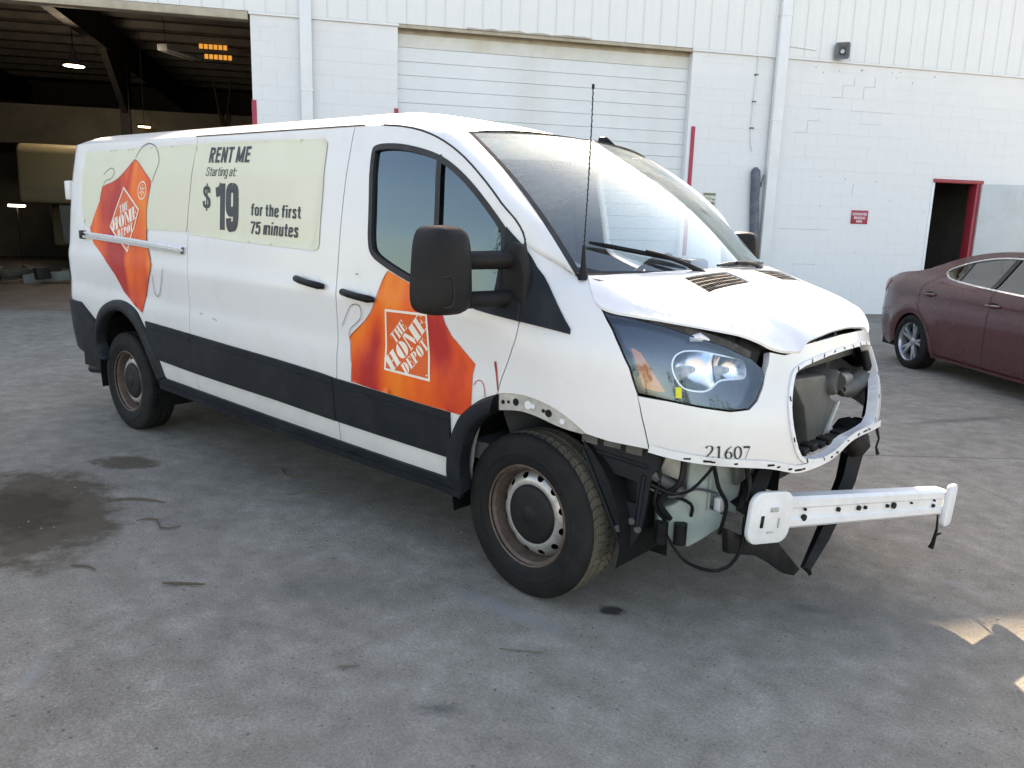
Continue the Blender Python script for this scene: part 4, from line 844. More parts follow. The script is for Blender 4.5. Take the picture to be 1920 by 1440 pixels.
dm = TR['diamond1']; logo([dm[0], dm[1], dm[2], dm[3]], VAN, .0070)
bd = np.mean(TR['badge1'], 0); br, bz = abs(TR['badge1'][1][0] - TR['badge1'][3][0]) / 2, abs(TR['badge1'][0][1] - TR['badge1'][2][1]) / 2
ring = [(bd[0] + br * math.cos(t), bd[1] + bz * math.sin(t)) for t in np.linspace(0, 2 * math.pi, 25)[:-1]]
panel('round_badge', ring, V_LOGO, VAN, holes=[inset(ring, .008)], off=.0068, thick=0, step=.02, bstep=.02)
for k in range(6):
    a0 = k * math.pi / 3 + .3; strip_on_body('badge_print', [(bd[0] + br * .15 * math.cos(a0), bd[1] + bz * .15 * math.sin(a0)), (bd[0] + br * .68 * math.cos(a0 + .3), bd[1] + bz * .68 * math.sin(a0 + .3))], .007, V_LOGO, VAN, .0068)
def ribbon(path, wt, curve=True):
    L = np.array(densify(smooth_poly(path, 3), .05, False) if curve and len(path) > 2 else path, float); t = np.gradient(L, axis=0); t /= np.linalg.norm(t, axis=1, keepdims=True) + 1e-9
    n_ = np.stack([-t[:, 1], t[:, 0]], 1) * wt / 2; return [[tuple(L[i] + n_[i]), tuple(L[i + 1] + n_[i + 1]), tuple(L[i + 1] - n_[i + 1]), tuple(L[i] - n_[i])] for i in range(len(L) - 1)]
def glyph(c, w):
    """condensed sans letters as pen strokes: list of centre lines and the advance width"""
    h = w / 2; X = .74; t = X - h
    G = {'R': ([[(h, 0), (h, 1)], [(h, 1 - h), (.26, 1 - h), (.50 - h, .97 - h), (.52 - h, .74), (.50 - h, .50 + h), (.26, .44 + h), (h, .44 + h)], [(.24, .5), (.50 - h, 0)]], .52),
         'E': ([[(h, 0), (h, 1)], [(h, h), (.44, h)], [(h, 1 - h), (.43, 1 - h)], [(h, .52), (.40, .52)]], .45), 'N': ([[(h, 0), (h, 1)], [(.52 - h, 0), (.52 - h, 1)], [(h, .97), (.52 - h, .03)]], .52),
         'T': ([[(.24, 0), (.24, 1)], [(0, 1 - h), (.48, 1 - h)]], .48), 'M': ([[(h, 0), (h, 1)], [(.70 - h, 0), (.70 - h, 1)], [(h, .98), (.35, .06)], [(.70 - h, .98), (.35, .06)]], .70),
         'S': ([[(.48 - h, .70), (.46 - h, .94), (.25, 1.03 - h), (h, .94), (h - .01, .66), (.25, .52), (.50 - h, .40), (.50 - h, .06), (.25, h - .03), (h, .06), (h - .02, .32)]], .50),
         't': ([[(.14, .96), (.14, .25), (.15, h - .01), (.30, h)], [(0, t), (.29, t)]], .29), 'a': ([[(.40 - h, 0), (.40 - h, .30), (.41 - h, X - .02), (.22, X - h + .02), (.03 + h, X - .05), (.02 + h, .50)], [(.40 - h, .42), (.20, .42), (h - .01, .36), (h - .01, .03), (.20, h - .02), (.40 - h, .14)]], .41),
         'r': ([[(h, 0), (h, X)], [(h, .46), (.05 + h, .70), (.18, t + .01), (.27, t + .01)]], .27), 'i': ([[(h, 0), (h, X)], [(h, .88), (h, 1.02)]], w), 'n': ([[(h, 0), (h, X)], [(h, .48), (.06 + h, .72), (.24, t + .03), (.41 - h, X - .03), (.41 - h, .45), (.41 - h, 0)]], .41),
         'g': ([[(.40 - h, X), (.40 - h, .0), (.38 - h, -.24), (.20, -.26 + h), (.02 + h, -.22), (.02 + h, -.12)], [(.40 - h, .55), (.34, t + .05), (.14, t + .03), (h - .01, .60), (h - .01, .14), (.14, h - .03), (.34, h - .03), (.40 - h, .2)]], .40),
         ':': ([[(h, 0), (h, .14)], [(h, .56), (h, .70)]], w), 'f': ([[(.13, 0), (.13, .75), (.14, 1.03 - h), (.30, 1.01 - h)], [(0, t), (.29, t)]], .29), 'o': ([[(.21, t + .02), (h - .01, t), (h - .01, .37), (h - .01, h), (.21, h - .02), (.43 - h, h), (.43 - h, .37), (.43 - h, t), (.21, t + .02)]], .42),
         'h': ([[(h, 0), (h, 1)], [(h, .48), (.06 + h, .72), (.24, t + .03), (.41 - h, X - .03), (.41 - h, .45), (.41 - h, 0)]], .41), 'e': ([[(h, .40), (.41 - h, .40)], [(.41 - h, .40), (.43 - h, t), (.21, t + .03), (h - .01, t), (h - .01, .37), (h - .01, h - .01), (.21, h - .02), (.40 - h, .04), (.42 - h, .22)]], .42),
         's': ([[(.37 - h, .54), (.36 - h, .70), (.19, t + .02), (h, .70), (h, .50), (.19, .40), (.39 - h, .30), (.38 - h, .04), (.19, h - .02), (h, .04), (h - .01, .22)]], .38), 'm': ([[(h, 0), (h, X)], [(h, .48), (.05 + h, .72), (.22, t + .03), (.36 - h, X - .03), (.36 - h, .45), (.36 - h, 0)], [(.36 - h, .48), (.42 - h, .72), (.52, t + .03), (.66 - h, X - .03), (.66 - h, .45), (.66 - h, 0)]], .66),
         'u': ([[(h, X), (h, .25), (h, h - .01), (.18, h - .02), (.36, .06), (.41 - h, .3)], [(.41 - h, X), (.41 - h, 0)]], .41), '7': ([[(0, 1 - h), (.46, 1 - h)], [(.44, 1 - h), (.30, .55), (.20, 0)]], .46), '5': ([[(.08, .97), (.05 + h * .6, .50)], [(.07, 1 - h), (.44, 1 - h)], [(.04 + h * .5, .50), (.22, .68), (.47 - h, .60), (.47 - h, .06), (.22, h - .02), (h, .05), (h - .02, .24)]], .47),
         '1': ([[(.30, 0), (.30, 1)], [(.02, .80), (.20, .84), (.28, .97)]], .30 + h), '9': ([[(.25, 1 - h + .02), (h, 1 - h), (h - .01, .70), (h, .40), (.25, .40), (.50 - h, .42), (.50 - h, .70), (.50 - h, 1 - h), (.25, 1 - h + .02)], [(.51 - h, .70), (.52 - h, .25), (.46 - h, h - .01), (.24, h - .02), (.03 + h, .06), (.01 + h, .26)]], .52),
         '$': ([[(.48 - h, .70), (.46 - h, .92), (.25, 1.0 - h), (h, .92), (h - .01, .66), (.25, .52), (.50 - h, .40), (.50 - h, .08), (.25, h), (h, .08), (h - .02, .32)], [(.25, 1.12), (.25, -.12)]], .50)}
    return G[c]
def lettering(txt, anchors, wt, parent, shear=0.0, gap=.09, off=.0058):
    A, Bp, C = (np.array(q) for q in anchors); x = 0.0; items = []
    for c in txt:
        if c == ' ': x += .20; continue
        paths, adv = glyph(c, wt); items.append((c, x, paths)); x += adv + gap
    tot = x - gap + shear * .5
    for c, x0, paths in items:
        mb = MB()
        for k, pth in enumerate(paths):
            straight = len(pth) == 2 and (wt if c == '$' else wt); ww = wt * (.55 if (c == '$' and k == 1) else 1)
            for poly in ribbon(pth, ww):
                q = np.array([A + (Bp - A) * ((x0 + a + shear * b) / tot) + (C - A) * b for a, b in poly]); P, Nn = body_n(q[:, 0], q[:, 1]); P = P + Nn * (off + .00015 * k); mb.add(P, orient(P, [(0, 1, 2), (0, 2, 3)], Nn))
        mb.build('letter', V_INK, parent, smooth=0, recalc=False)
lettering('RENT ME', TR['txt_rent'], .175, SL, .12); lettering('Starting at:', TR['txt_start'], .098, SL, .12); lettering('$', TR['txt_dollar'], .15, SL); lettering('19', TR['txt_19'], .21, SL, 0, .04)
lettering('for the first', TR['txt_first'], .165, SL); lettering('75 minutes', TR['txt_75'], .165, SL)
def nib(path, thick=.15, thin=.035, ang=20):
    """pen stroke with thick and thin parts along a curve"""
    L = np.array(densify(smooth_poly(path, 3), .04, False)); v = np.array([math.cos(rad(ang)), math.sin(rad(ang))]) * thick / 2; t = np.gradient(L, axis=0); t /= np.linalg.norm(t, axis=1, keepdims=True) + 1e-9
    n_ = np.stack([-t[:, 1], t[:, 0]], 1); w_ = np.maximum(np.abs(n_ @ v), thin / 2)[:, None]; return [list(map(tuple, np.stack([L[i] + n_[i] * w_[i], L[i + 1] + n_[i + 1] * w_[i + 1], L[i + 1] - n_[i + 1] * w_[i + 1], L[i] - n_[i] * w_[i]]))) for i in range(len(L) - 1)]
digits = {'2': [[(.08, .78), (.16, .93), (.36, 1.0), (.58, .93), (.62, .72), (.5, .48), (.22, .18), (.06, .05)], [(.05, .05), (.3, .05), (.55, .05), (.70, .14)]],
          '1': [[(.18, .84), (.34, .98)], [(.36, 1.0), (.36, .5), (.36, .02)], [(.16, .02), (.36, .02), (.56, .02)]],
          '6': [[(.62, .99), (.38, .85), (.16, .58), (.10, .32), (.20, .08), (.40, .0), (.62, .12), (.66, .34), (.52, .54), (.34, .56), (.16, .42)]],
          '0': [[(.38, 1.0), (.14, .86), (.08, .5), (.16, .14), (.38, .0), (.62, .14), (.70, .5), (.62, .86), (.38, 1.0)]],
          '7': [[(.06, .94), (.3, .95), (.68, .95)], [(.68, .95), (.5, .6), (.3, .02)]]}
A_, B_, C_ = (np.array(q) for q in TR['txt_num'])
for i, ch in enumerate('21607'):
    fm = lambda x, y, i=i: tuple(A_ + (B_ - A_) * ((i * .80 + x) / 4.0) + (C_ - A_) * y)
    polys = [s for pth in digits[ch] for s in nib(pth, .17, .045, 8 if ch != '7' else 80)]
    mb = MB()
    for poly in polys:
        q = np.array([fm(*t) for t in poly]); P, Nn = body_n(q[:, 0], q[:, 1]); P = P + Nn * .003; mb.add(P, orient(P, [(0, 1, 2), (0, 2, 3)], Nn))
    mb.build('fleet_digit', V_INK, FA, smooth=0, recalc=False)
M_scuff = mat('grey_scuff', (.30, .29, .28), .7, var=.3, scale=30)
for (x, z, L, dz) in ((-2.55, .97, .03, -.006), (-2.40, .955, .05, -.012), (-1.07, 1.30, .02, 0)):
    strip_on_body('paint_scuff', [(sx_(x), z), (sx_(x) - L, z + dz)] if x < 0 else [(S0 - x, z), (S0 - x - L, z + dz)], .007, M_scuff, VAN, .0012)
# slide rail and handles
ra, rb_ = TR['rail'], TR['rail_b']; ss = np.linspace(ra[0][0], ra[-1][0], 16)
def railrow(t, of):
    out = []
    for s in ss:
        z = line_at(ra, s) * (1 - t) + line_at(rb_, s) * t; P, Nn = body_n(np.array([s]), np.array([z])); out.append(P[0] + Nn[0] * of)
    return out
mb = MB(); mb.grid([railrow(t, of) for t, of in ((0, .0), (.0, .018), (.28, .022), (.34, .010), (.58, .010), (.64, .024), (1.0, .022), (1.0, 0))]); RL = mb.build('slide_rail', V_CHROME, VAN, smooth=30)
P, Nn = body_n(np.array([ss[0] + .01]), np.array([(ra[0][1] + rb_[0][1]) / 2])); mb = MB(); mb.box(tuple(P[0] + np.array([-.04, -.026, -.03])), tuple(P[0] + np.array([.02, .02, .03]))); mb.build('rail_end_cap', V_BLACK, RL, bevel=.005)
def handle(ab, dish, par):
    a, b = (body(*q) for q in ab); c = np.array(dish[0]); disc = [(c[0] + .050 * math.cos(t), c[1] + .040 * math.sin(t)) for t in np.linspace(0, 6.283, 21)[:-1]]
    o = panel('handle_dish', disc, V_CHROME if False else V_WHITE, par, off=.0018, thick=.002, step=.02)
    rows = []; pts = [a + (b - a) * t for t in (0, .06, .3, .6, .9, 1)]; h = MB()
    out = [.006, .022, .034, .034, .026, .010]
    h.tube([p + np.array([0, -w_, 0]) for p, w_ in zip(pts, out)], [.010, .018, .017, .017, .018, .012], 10); h.build('door_handle', V_BLACK, par, smooth=60)
handle(TR['handle1'], TR['dish1'], SL); handle(TR['handle2'], TR['dish2'], FD)
# mirror sail and mirrors
SA = panel('mirror_sail', TR['sail'], V_CLAD, VAN, off=.010, thick=.02, step=.04)
strip_on_body('sail_joint', TR['door_front'][0:4], .006, V_RUBBER, SA, .0125)
panel('mirror_sail', mirror(TR['sail']), V_CLAD, VAN, off=.010, thick=.02, step=.06)
def side_mirror(sg):
    c = Vector((-.155, -1.295 * sg, 1.378)); n = 44; rows = []
    for (dx, sc, sz) in ((.0725, .001, .001), (.072, .05, .05), (.071, .40, .45), (.064, .70, .76), (.048, .88, .91), (.020, .97, .98), (-.02, 1.0, 1.0), (-.07, .99, .99), (-.088, .96, .97), (-.090, .91, .94), (-.078, .89, .92), (-.074, .02, .02)):
        r = []
        for k in range(n):
            t = 2 * math.pi * k / n; e = 2 / 4.2; cx = math.copysign(abs(math.cos(t)) ** e, math.cos(t)); cz = math.copysign(abs(math.sin(t)) ** e, math.sin(t))
            r.append((c.x + dx - .025 * (cx * sc * .5 + .5), c.y - sg * cx * .091 * sc * (1 - .13 * cz), c.z + cz * .169 * sz))
        rows.append(r + [r[0]])
    q = MB(); q.grid(rows); H_ = q.build('side_mirror', V_MIRROR, VAN, smooth=50)
    g_ = MB(); g_.box((c.x - .0825, c.y - .075, c.z - .115), (c.x - .076, c.y + .075, c.z + .12)); g_.build('mirror_glass', L_CHR0, H_, bevel=.001)
    fx = lambda y, z: c.x + .0735 - .0125 - .012 * (y / .10) - .30 * (y + .0) ** 2 * 4 - .9 * max(abs(z + .0) - .10, 0) ** 2 * 6
    cv = [(-.085, -.02), (-.04, -.012), (-.025, -.04), (-.022, -.09), (-.028, -.128), (-.075, -.128)]
    s_ = MB(); s_.tube([(c.x + .057 - 1.1 * (abs(y) > .08) * .008, c.y + sg * y, c.z + z) for y, z in densify(smooth_poly(cv, 2), .01, False)], .0022, 5); s_.build('cover_joint', V_RUBBER, H_)
    for (z, dz, r_) in ((.034, .012, .036), (-.118, .006, .034)):
        a_ = MB(); a_.tube([(c.x - .05, c.y + sg * .05, c.z + z), (c.x - .005, c.y + sg * .14, c.z + z + dz * .3), (c.x + .035, -1.03 * sg, c.z + z + dz * .5), (c.x + .045, -.97 * sg, c.z + z + dz)], [r_, r_, r_ * 1.03, r_ * 1.12], 14); a_.build('mirror_arm', V_MIRROR, H_, smooth=60)
    f_ = MB(); f_.prism([(-.035, -.185), (.105, -.175), (.105, -.02), (.075, .10), (.02, .115), (-.015, .06), (-.025, -.08)], .05, (c.x + .03, -.955 * sg - (.05 if sg > 0 else 0), c.z)); f_.build('mirror_foot', V_MIRROR, H_, bevel=.014, segs=3)
side_mirror(1); side_mirror(-1)
# headlamps
def lamp_pt(s, z, d): P, Nn = body_n(np.array([s]), np.array([z])); return P[0] - Nn[0] * d
L_LENS = glass('lamp_lens', (.92, .95, .98), .92, .02, (.5, .5, .46), .015, (2, 2, 2), gcol=(.72, .86, 1.0))
L_BEZ = mat('dark_blue_grey_bezel', (.014, .022, .042), .25, var=.2, scale=10, coat=.4)
L_CHR = mat('mirror_chrome', (.93, .93, .93), .16, 1.0, var=.04, scale=18)
L_AMB = mat('amber_reflector', (.75, .20, .045), .3, var=.25, scale=30, dirt=(.75, .42, .12), dirt_amt=.6, coat=.6)
L_YEL = mat('yellow_paint_mark', (.62, .62, .02), .5, var=.1, scale=30)
def headlamp(mir):
    f = mirror if mir else (lambda q: list(q)); o = f(hl[:11] + [(a, b - (.004 if a > .68 and i == 0 else .020 * min(1, (1.30 - a) / .35))) for i, (a, b) in enumerate(hl[11:])])
    HL = panel('headlamp', o, L_BEZ, VAN, holes=[f(smooth_poly(TR['reflector'], 1, True))], off=-.045, thick=0, step=.04, gap=.004)
    panel('lamp_housing', o, V_BLACK, HL, holes=[inset(densify(o, .03), .008)], off=-.004, thick=.07, step=.03, bstep=.03, gap=.003)
    rf = f(smooth_poly(TR['reflector'], 1, True)); V_, F_ = triangulate(densify(rf, .012), (), .012); c = np.array([(V_[:, 0].min() * .45 + V_[:, 0].max() * .55), V_[:, 1].mean()])
    P, Nn = body_n(V_[:, 0], V_[:, 1]); s0, s1 = V_[:, 0].min(), V_[:, 0].max(); cen = [(s0 + (s1 - s0) * (.72 if not mir else .28), .095), (s0 + (s1 - s0) * (.25 if not mir else .75), .075)]
    zc = V_[:, 1].mean(); dp = np.zeros(len(V_))
    for cs, r_ in cen: dp = np.maximum(dp, .045 * np.clip(1 - (np.hypot(V_[:, 0] - cs, V_[:, 1] - zc) / (r_ * 1.05)) ** 2, 0, 1))
    P3 = P - Nn * (.046 + dp)[:, None]; q = MB(); q.add(P3, orient(P3, F_, Nn)); q.build('reflector', L_CHR, HL, smooth=180, recalc=False)
    strip_on_body('reflector_rim', rf + [rf[0]], .006, V_CHROME, HL, -.044)
    for cs, r_ in cen:
        b0 = lamp_pt(cs, zc, .09); b1 = lamp_pt(cs, zc, .055); u_ = MB(); u_.tube([tuple(b0), tuple(b1)], [.016, .010], 10); u_.build('bulb', V_BEAM, HL)
    panel('amber_reflector', f(TR['amber']), L_AMB, HL, off=-.040, thick=.012, step=.03)
    if not mir: panel('paint_mark', TR['yellow'], L_YEL, HL, off=.0015, thick=0, step=.02)
    panel('lamp_lens', o, L_LENS, HL, off=-.003, thick=0, step=.035, gap=.006)
headlamp(False); headlamp(True)
# engine bay behind the lifted hood edge: dark slam panel and torn seal
for sg in (1, -1):
    mb = MB(); top = [body(a, b) for a, b in he[2:11]]; up_ = [(q[0] - .05, sg * q[1] * .94, q[2] - .012) for q in top]; lo_ = [(q[0] - .06, sg * q[1] * .95, q[2] - .14) for q in top]; mb.grid([up_, lo_]); mb.build('slam_panel', V_BLACK, VAN)
topl = [hl[0]] + hl[:10:-1][:]; topl = sorted([hl[0]] + hl[12:], key=lambda q: -q[0]); gp = [q for q in he[2:10]]
panel('hood_gap_shade', gp + [(q[0], q[1] - .012) for q in topl[::-1]], V_BLACK, VAN, off=-.030, thick=0, step=.03)  # black sheet added as the shade in the gap between hood and lamp
M_seal = mat('torn_brown_seal', (.030, .027, .024), .6, var=.5, scale=30, dirt=(.13, .115, .09), dirt_amt=.7)
strip_on_body('lamp_seal', [(q[0], q[1] - .010 * min(1, (1.30 - q[0]) / .3)) for q in topl[:-1]], .030, M_seal, VAN, -.010)
p0 = lamp_pt(.92, 1.176, .02); q = MB(); q.tube([tuple(p0), tuple(p0 + np.array([.03, .02, .006])), tuple(p0 + np.array([.055, .045, -.004]))], [.012, .017, .006], 8); q.build('bright_clip', V_BEAM, VAN)
# radiator opening internals
DUCT = [(-.40, 1.00), (-.02, .97), (.073, .854), (.147, .828), (-.02, .660), (-.138, .660), (-.232, .857)]
GAPP = [(-.42, 1.02), (-.122, .833), (-.024, .66), (-.30, .66), (-.42, .843)]
RBLK = [(.26, .925), (.48, .93), (.50, .80), (.44, .80), (.33, .86)]
xp = lambda poly, x, d, nm, m_, bv=.006: (lambda q: q.build(nm, m_, VAN, bevel=bv))(MB().prism(poly, d, (x, 0, 0), (0, 1, 0), (0, 0, 1), (-1, 0, 0)))
xp(DUCT, .845, .10, 'air_duct', V_GREYPL, .012); xp(GAPP, .78, .02, 'duct_gap_shade', V_BLACK); xp(RBLK, .825, .09, 'latch_support', V_GREYPL, .015)  # the black sheet stands in for the shade in the gap beside the duct
q = MB(); q.box((.66, -.44, 1.00), (.80, .44, 1.085)); q.build('upper_crossmember', V_GREYPL, VAN, bevel=.012)
q = MB(); q.tube([(.74, .06, .925), (.86, .045, .930), (.875, .045, .930)], [.058, .056, .044], 24); q.build('latch_housing', V_GREYPL, VAN, smooth=40)
q = MB(); q.tube([(.868, .05, .935), (.872, .12, .938), (.865, .20, .932)], [.040, .030, .022], 10); q.build('latch_arm', V_GREYPL, VAN, smooth=40)
q = MB(); q.tube([(.875, .06, .900), (.885, .09, .875), (.88, .12, .885)], .012, 6); q.build('latch_hook', V_BLACK, VAN)
q = MB(); q.tube([(.86, .40, 1.03), (.895, .415, .90), (.905, .415, .80), (.90, .40, .72)], [.02, .022, .022, .018], 8); q.build('seal_strip', V_BLACK, VAN, smooth=50)
q = MB(); q.tube([(.85, DUCT[3][0], DUCT[3][1]), (.85, DUCT[4][0], DUCT[4][1])], .010, 6); q.build('duct_edge', V_PRIMER, VAN)
q = MB(); q.tube([(.87, .40, .90), (.84, .30, .87), (.83, .22, .87)], [.05, .05, .03], 8); q.build('duct_stub', V_GREYPL, VAN, smooth=50)
for k in range(10):
    y = -.38 + k * .075; q = MB(); x = .945 - .12 * y * y; q.box((x - .07, y, .700), (x - .012, y + .060, .722 + .006 * (k % 2))); q.build('lower_grille_stub', V_BLACK, VAN, bevel=.004)
# front structure under the fascia
WV = Vector
bl, brr = WV((.862, -.57, .496)), WV((1.282, .555, .372)); ex = (brr - bl).normalized(); ez = WV((0, 0, 1)); ez = (ez - ex * ez.dot(ex)).normalized(); ey = ez.cross(ex)      # ey points rearwards
BE = MB(); half_h = .066; prof = [(0, -half_h), (-.012, -half_h + .012), (-.012, -.028), (-.004, -.020), (-.004, .016), (-.012, .024), (-.012, half_h - .012), (0, half_h), (.05, half_h), (.05, half_h - .006), (.01, half_h - .006), (.01, -half_h + .006), (.05, -half_h + .006), (.05, -half_h)]
Lb = (brr - bl).length; rows = []
for t in (.06, .5, .93): rows.append([bl + ex * (t * Lb) + ey * a + ez * (b * (1 - .12 * t)) for a, b in prof + prof[:1]])
BE.grid(rows); BEAM = BE.build('bumper_beam', V_BEAM, VAN, smooth=40)
def plate(c, w_, h_, rc_, name, tilt=0):
    pl = []
    for (sx2, sy2, a0) in ((1, 1, 0), (-1, 1, 90), (-1, -1, 180), (1, -1, 270)):
        for k in range(7): t = rad(a0 + 15 * k); pl.append((sx2 * (w_ - rc_) + rc_ * math.cos(t), sy2 * (h_ - rc_) + rc_ * math.sin(t)))
    q = MB(); e1 = (ex + ey * tilt).normalized(); e2 = ez; e3 = e1.cross(e2); q.prism(pl, .022, c - ey * .020, e1, e2, -e3 if e3.dot(ey) < 0 else e3); return q.build(name, V_BEAM, BEAM, bevel=.006, segs=2)
plate(bl + ez * -.010 + ex * .01, .112, .104, .055, 'end_plate'); plate(brr + ez * -.014 - ex * .045, .052, .098, .032, 'end_plate', .28)
q = MB(); q.obox(bl + ez * -.015 - ey * .019, ex, ey, ez, .056, .0025, .052); q.build('plate_boss', V_BEAM, BEAM, bevel=.018, segs=3)
for (dx, dz, w_, h_, m_) in ((-.040, -.012, .007, .024, V_BLACK), (.018, .034, .020, .009, V_PRIMER), (.050, -.02, .0025, .020, V_PRIMER), (.010, -.056, .016, .003, V_PRIMER)):
    q = MB(); q.obox(bl + ex * dx + ez * (dz - .01) - ey * .024, ex, ey, ez, w_, .003, h_); q.build('plate_slot', m_, BEAM, bevel=.002)
for (t, dz, r_) in ((.17, .012, .006), (.17, -.022, .014), (.335, .002, .010), (.44, .002, .011), (.475, .002, .008), (.595, .002, .008), (.63, .002, .014), (.73, .008, .005), (.865, .012, .005), (.865, -.012, .008)):
    c = bl + ex * (t * Lb) + ez * dz - ey * .006; q = MB(); q.tube([c, c - ey * .0075], r_, 12); q.build('beam_hole', V_BLACK, BEAM)
q = MB(); c = brr - ex * .10 - ez * .06; q.tube([c, c + WV((.004, .0, -.07)), c + WV((-.004, .004, -.14)), c + WV((-.01, .0, -.165))], [.004, .006, .010, .014], 6); q.tube([c + WV((0, 0, -.10)), c + WV((.022, .01, -.085))], [.006, .004], 5); q.build('hanging_clip', V_BLACK, VAN)
q = MB(); q.tube([(.60, -.50, .50), (.84, -.52, .50)], .045, 4); q.build('crash_rail', V_BLACK, VAN)
M_low = V_BLACK
q = MB(); q.prism([(-.76, .470), (-.52, .356), (-.40, .330), (-.247, .265), (-.10, .155), (.05, .045), (-.02, .035), (-.14, .085), (-.292, .178), (-.461, .270), (-.74, .366)], .030, (.80, 0, .0), (0, 1, 0), (0, 0, 1), (-1, .2, 0)); q.build('lower_support', M_low, VAN, bevel=.006)
q = MB(); q.tube([(.86, .00, .060), (.86, -.06, .105), (.86, .10, .20), (.86, .20, .28), (.86, .35, .42), (.86, .41, .57), (.85, .40, .70)], [.012, .024, .036, .040, .046, .052, .055], 4); q.build('support_strut', M_low, VAN)
q = MB(); q.tube([(.80, -.42, .70), (.80, -.52, .60), (.80, -.62, .50)], [.03, .04, .04], 4); q.build('support_strut', M_low, VAN)
q = MB(); q.tube([(.88, .20, .70), (.88, .36, .60), (.88, .42, .56)], [.06, .07, .03], 8); q.build('duct_stub', M_low, VAN, smooth=50)
# washer tank behind the fascia corner
def vplane(a, b):
    a, b = np.array(a), np.array(b); t = (b - a) / np.linalg.norm(b - a); return (a[0], a[1], 0), (t[0], t[1], 0), (-t[1], t[0], 0)
org, exx, nin = vplane((.45, -.86), (.74, -.60)); dist = lambda x: (x - .45) / exx[0]
tk = [(.605, .70), (.671, .69), (.671, .488), (.717, .461), (.71, .412), (.66, .361), (.618, .326), (.573, .345), (.533, .357), (.52, .483), (.569, .507), (.60, .541)]
q = MB(); q.prism([(dist(a), b) for a, b in tk], .12, org, exx, (0, 0, 1), nin); TK = q.build('washer_tank', V_TANK, VAN, bevel=.010, segs=3)
q = MB(); q.tube([tuple(np.array(org) + np.array(exx) * dist(a) + np.array([0, 0, b]) - np.array(nin) * .004) for a, b in ((.668, .69), (.666, .49), (.712, .463), (.706, .415))], .006, 6); q.build('tank_rib', V_TANK, TK)
org2, exx2, nin2 = vplane((.45, -.78), (.74, -.52)); q = MB(); q.prism([((a - .45) / exx2[0], b) for a, b in ((.640, .68), (.735, .66), (.728, .446), (.640, .478))], .10, org2, exx2, (0, 0, 1), nin2); q.build('tank_chamber', V_TANK, TK, bevel=.012, segs=3)
q = MB(); q.prism([((a - .45) / exx[0], b) for a, b in ((.524, .70), (.577, .69), (.57, .594), (.507, .625))], .05, (org[0], org[1] + .03, 0), exx, (0, 0, 1), nin); q.build('reinforcement_stub', V_PRIMER, VAN, bevel=.006)
for (x, y, z) in ((.545, -.80, .40), (.60, -.75, .395)):
    q = MB(); q.tube([(x, y, z - .045), (x, y, z + .04)], .026, 12); q.build('washer_pump', V_BLACK, TK)
q = MB(); q.box((.672, -.63, .47), (.70, -.585, .53)); q.build('tank_bracket', V_BEAM, TK, bevel=.004)
rw = random.Random(21)
def cable(pts, r_, m_=V_BLACK):
    q = MB(); L = [WV(p) for p in pts]; o = []
    for i in range(len(L) - 1):
        for t in (0, .25, .5, .75):
            p0, p1, p2, p3 = L[max(i - 1, 0)], L[i], L[i + 1], L[min(i + 2, len(L) - 1)]
            o.append(.5 * ((2 * p1) + (p2 - p0) * t + (2 * p0 - 5 * p1 + 4 * p2 - p3) * t * t + (3 * p1 - p0 - 3 * p2 + p3) * t ** 3))
    o.append(L[-1]); q.tube(o, r_, 6); return q.build('wiring_cable', m_, VAN, smooth=60)
cable([(.62, -.80, .73), (.62, -.82, .62), (.55, -.84, .54), (.58, -.80, .46)], .012); cable([(.70, -.72, .70), (.72, -.70, .60), (.74, -.66, .52), (.72, -.66, .40)], .008)
cable([(.60, -.86, .42), (.66, -.80, .31), (.76, -.72, .28), (.80, -.64, .34), (.80, -.62, .48)], .007); cable([(.56, -.80, .56), (.63, -.74, .52), (.62, -.71, .46)], .007)
cable([(.76, -.58, .70), (.80, -.60, .60), (.80, -.62, .52), (.81, -.60, .44), (.80, -.62, .34)], .010); cable([(.52, -.86, .60), (.60, -.84, .58), (.66, -.80, .60), (.72, -.74, .70)], .006)
q = MB(); q.tube([(.955, .40, .68), (.965, .42, .63), (.955, .43, .585), (.965, .435, .55)], [.008, .005, .005, .009], 6); q.build('hanging_wire', V_BLACK, VAN)
q = MB(); q.box((.40, -.86, .40), (.47, -.50, .72)); q.build('side_support', V_BLACK, VAN, bevel=.01)
q = MB(); q.box((.42, -.50, .52), (.50, .50, .66)); q.build('lower_crossmember', V_BLACK, VAN, bevel=.01)
q = MB(); q.tube([(.50, -.84, .64), (.56, -.80, .60), (.60, -.76, .56)], .022, 8); q.build('harness_plug', V_GREYPL, VAN)
q = MB(); q.prism([(-.60, .70), (-.44, .69), (-.46, .60), (-.58, .58)], .02, (.74, 0, 0), (0, 1, 0), (0, 0, 1), (-1, 0, 0)); q.build('cooler_bracket', V_GREYPL, VAN, bevel=.004)
cable([(.52, -.84, .70), (.54, -.83, .62), (.53, -.84, .52), (.56, -.80, .45)], .009); cable([(.50, -.85, .58), (.58, -.80, .55), (.64, -.73, .58), (.70, -.66, .56)], .005, V_GREYPL)
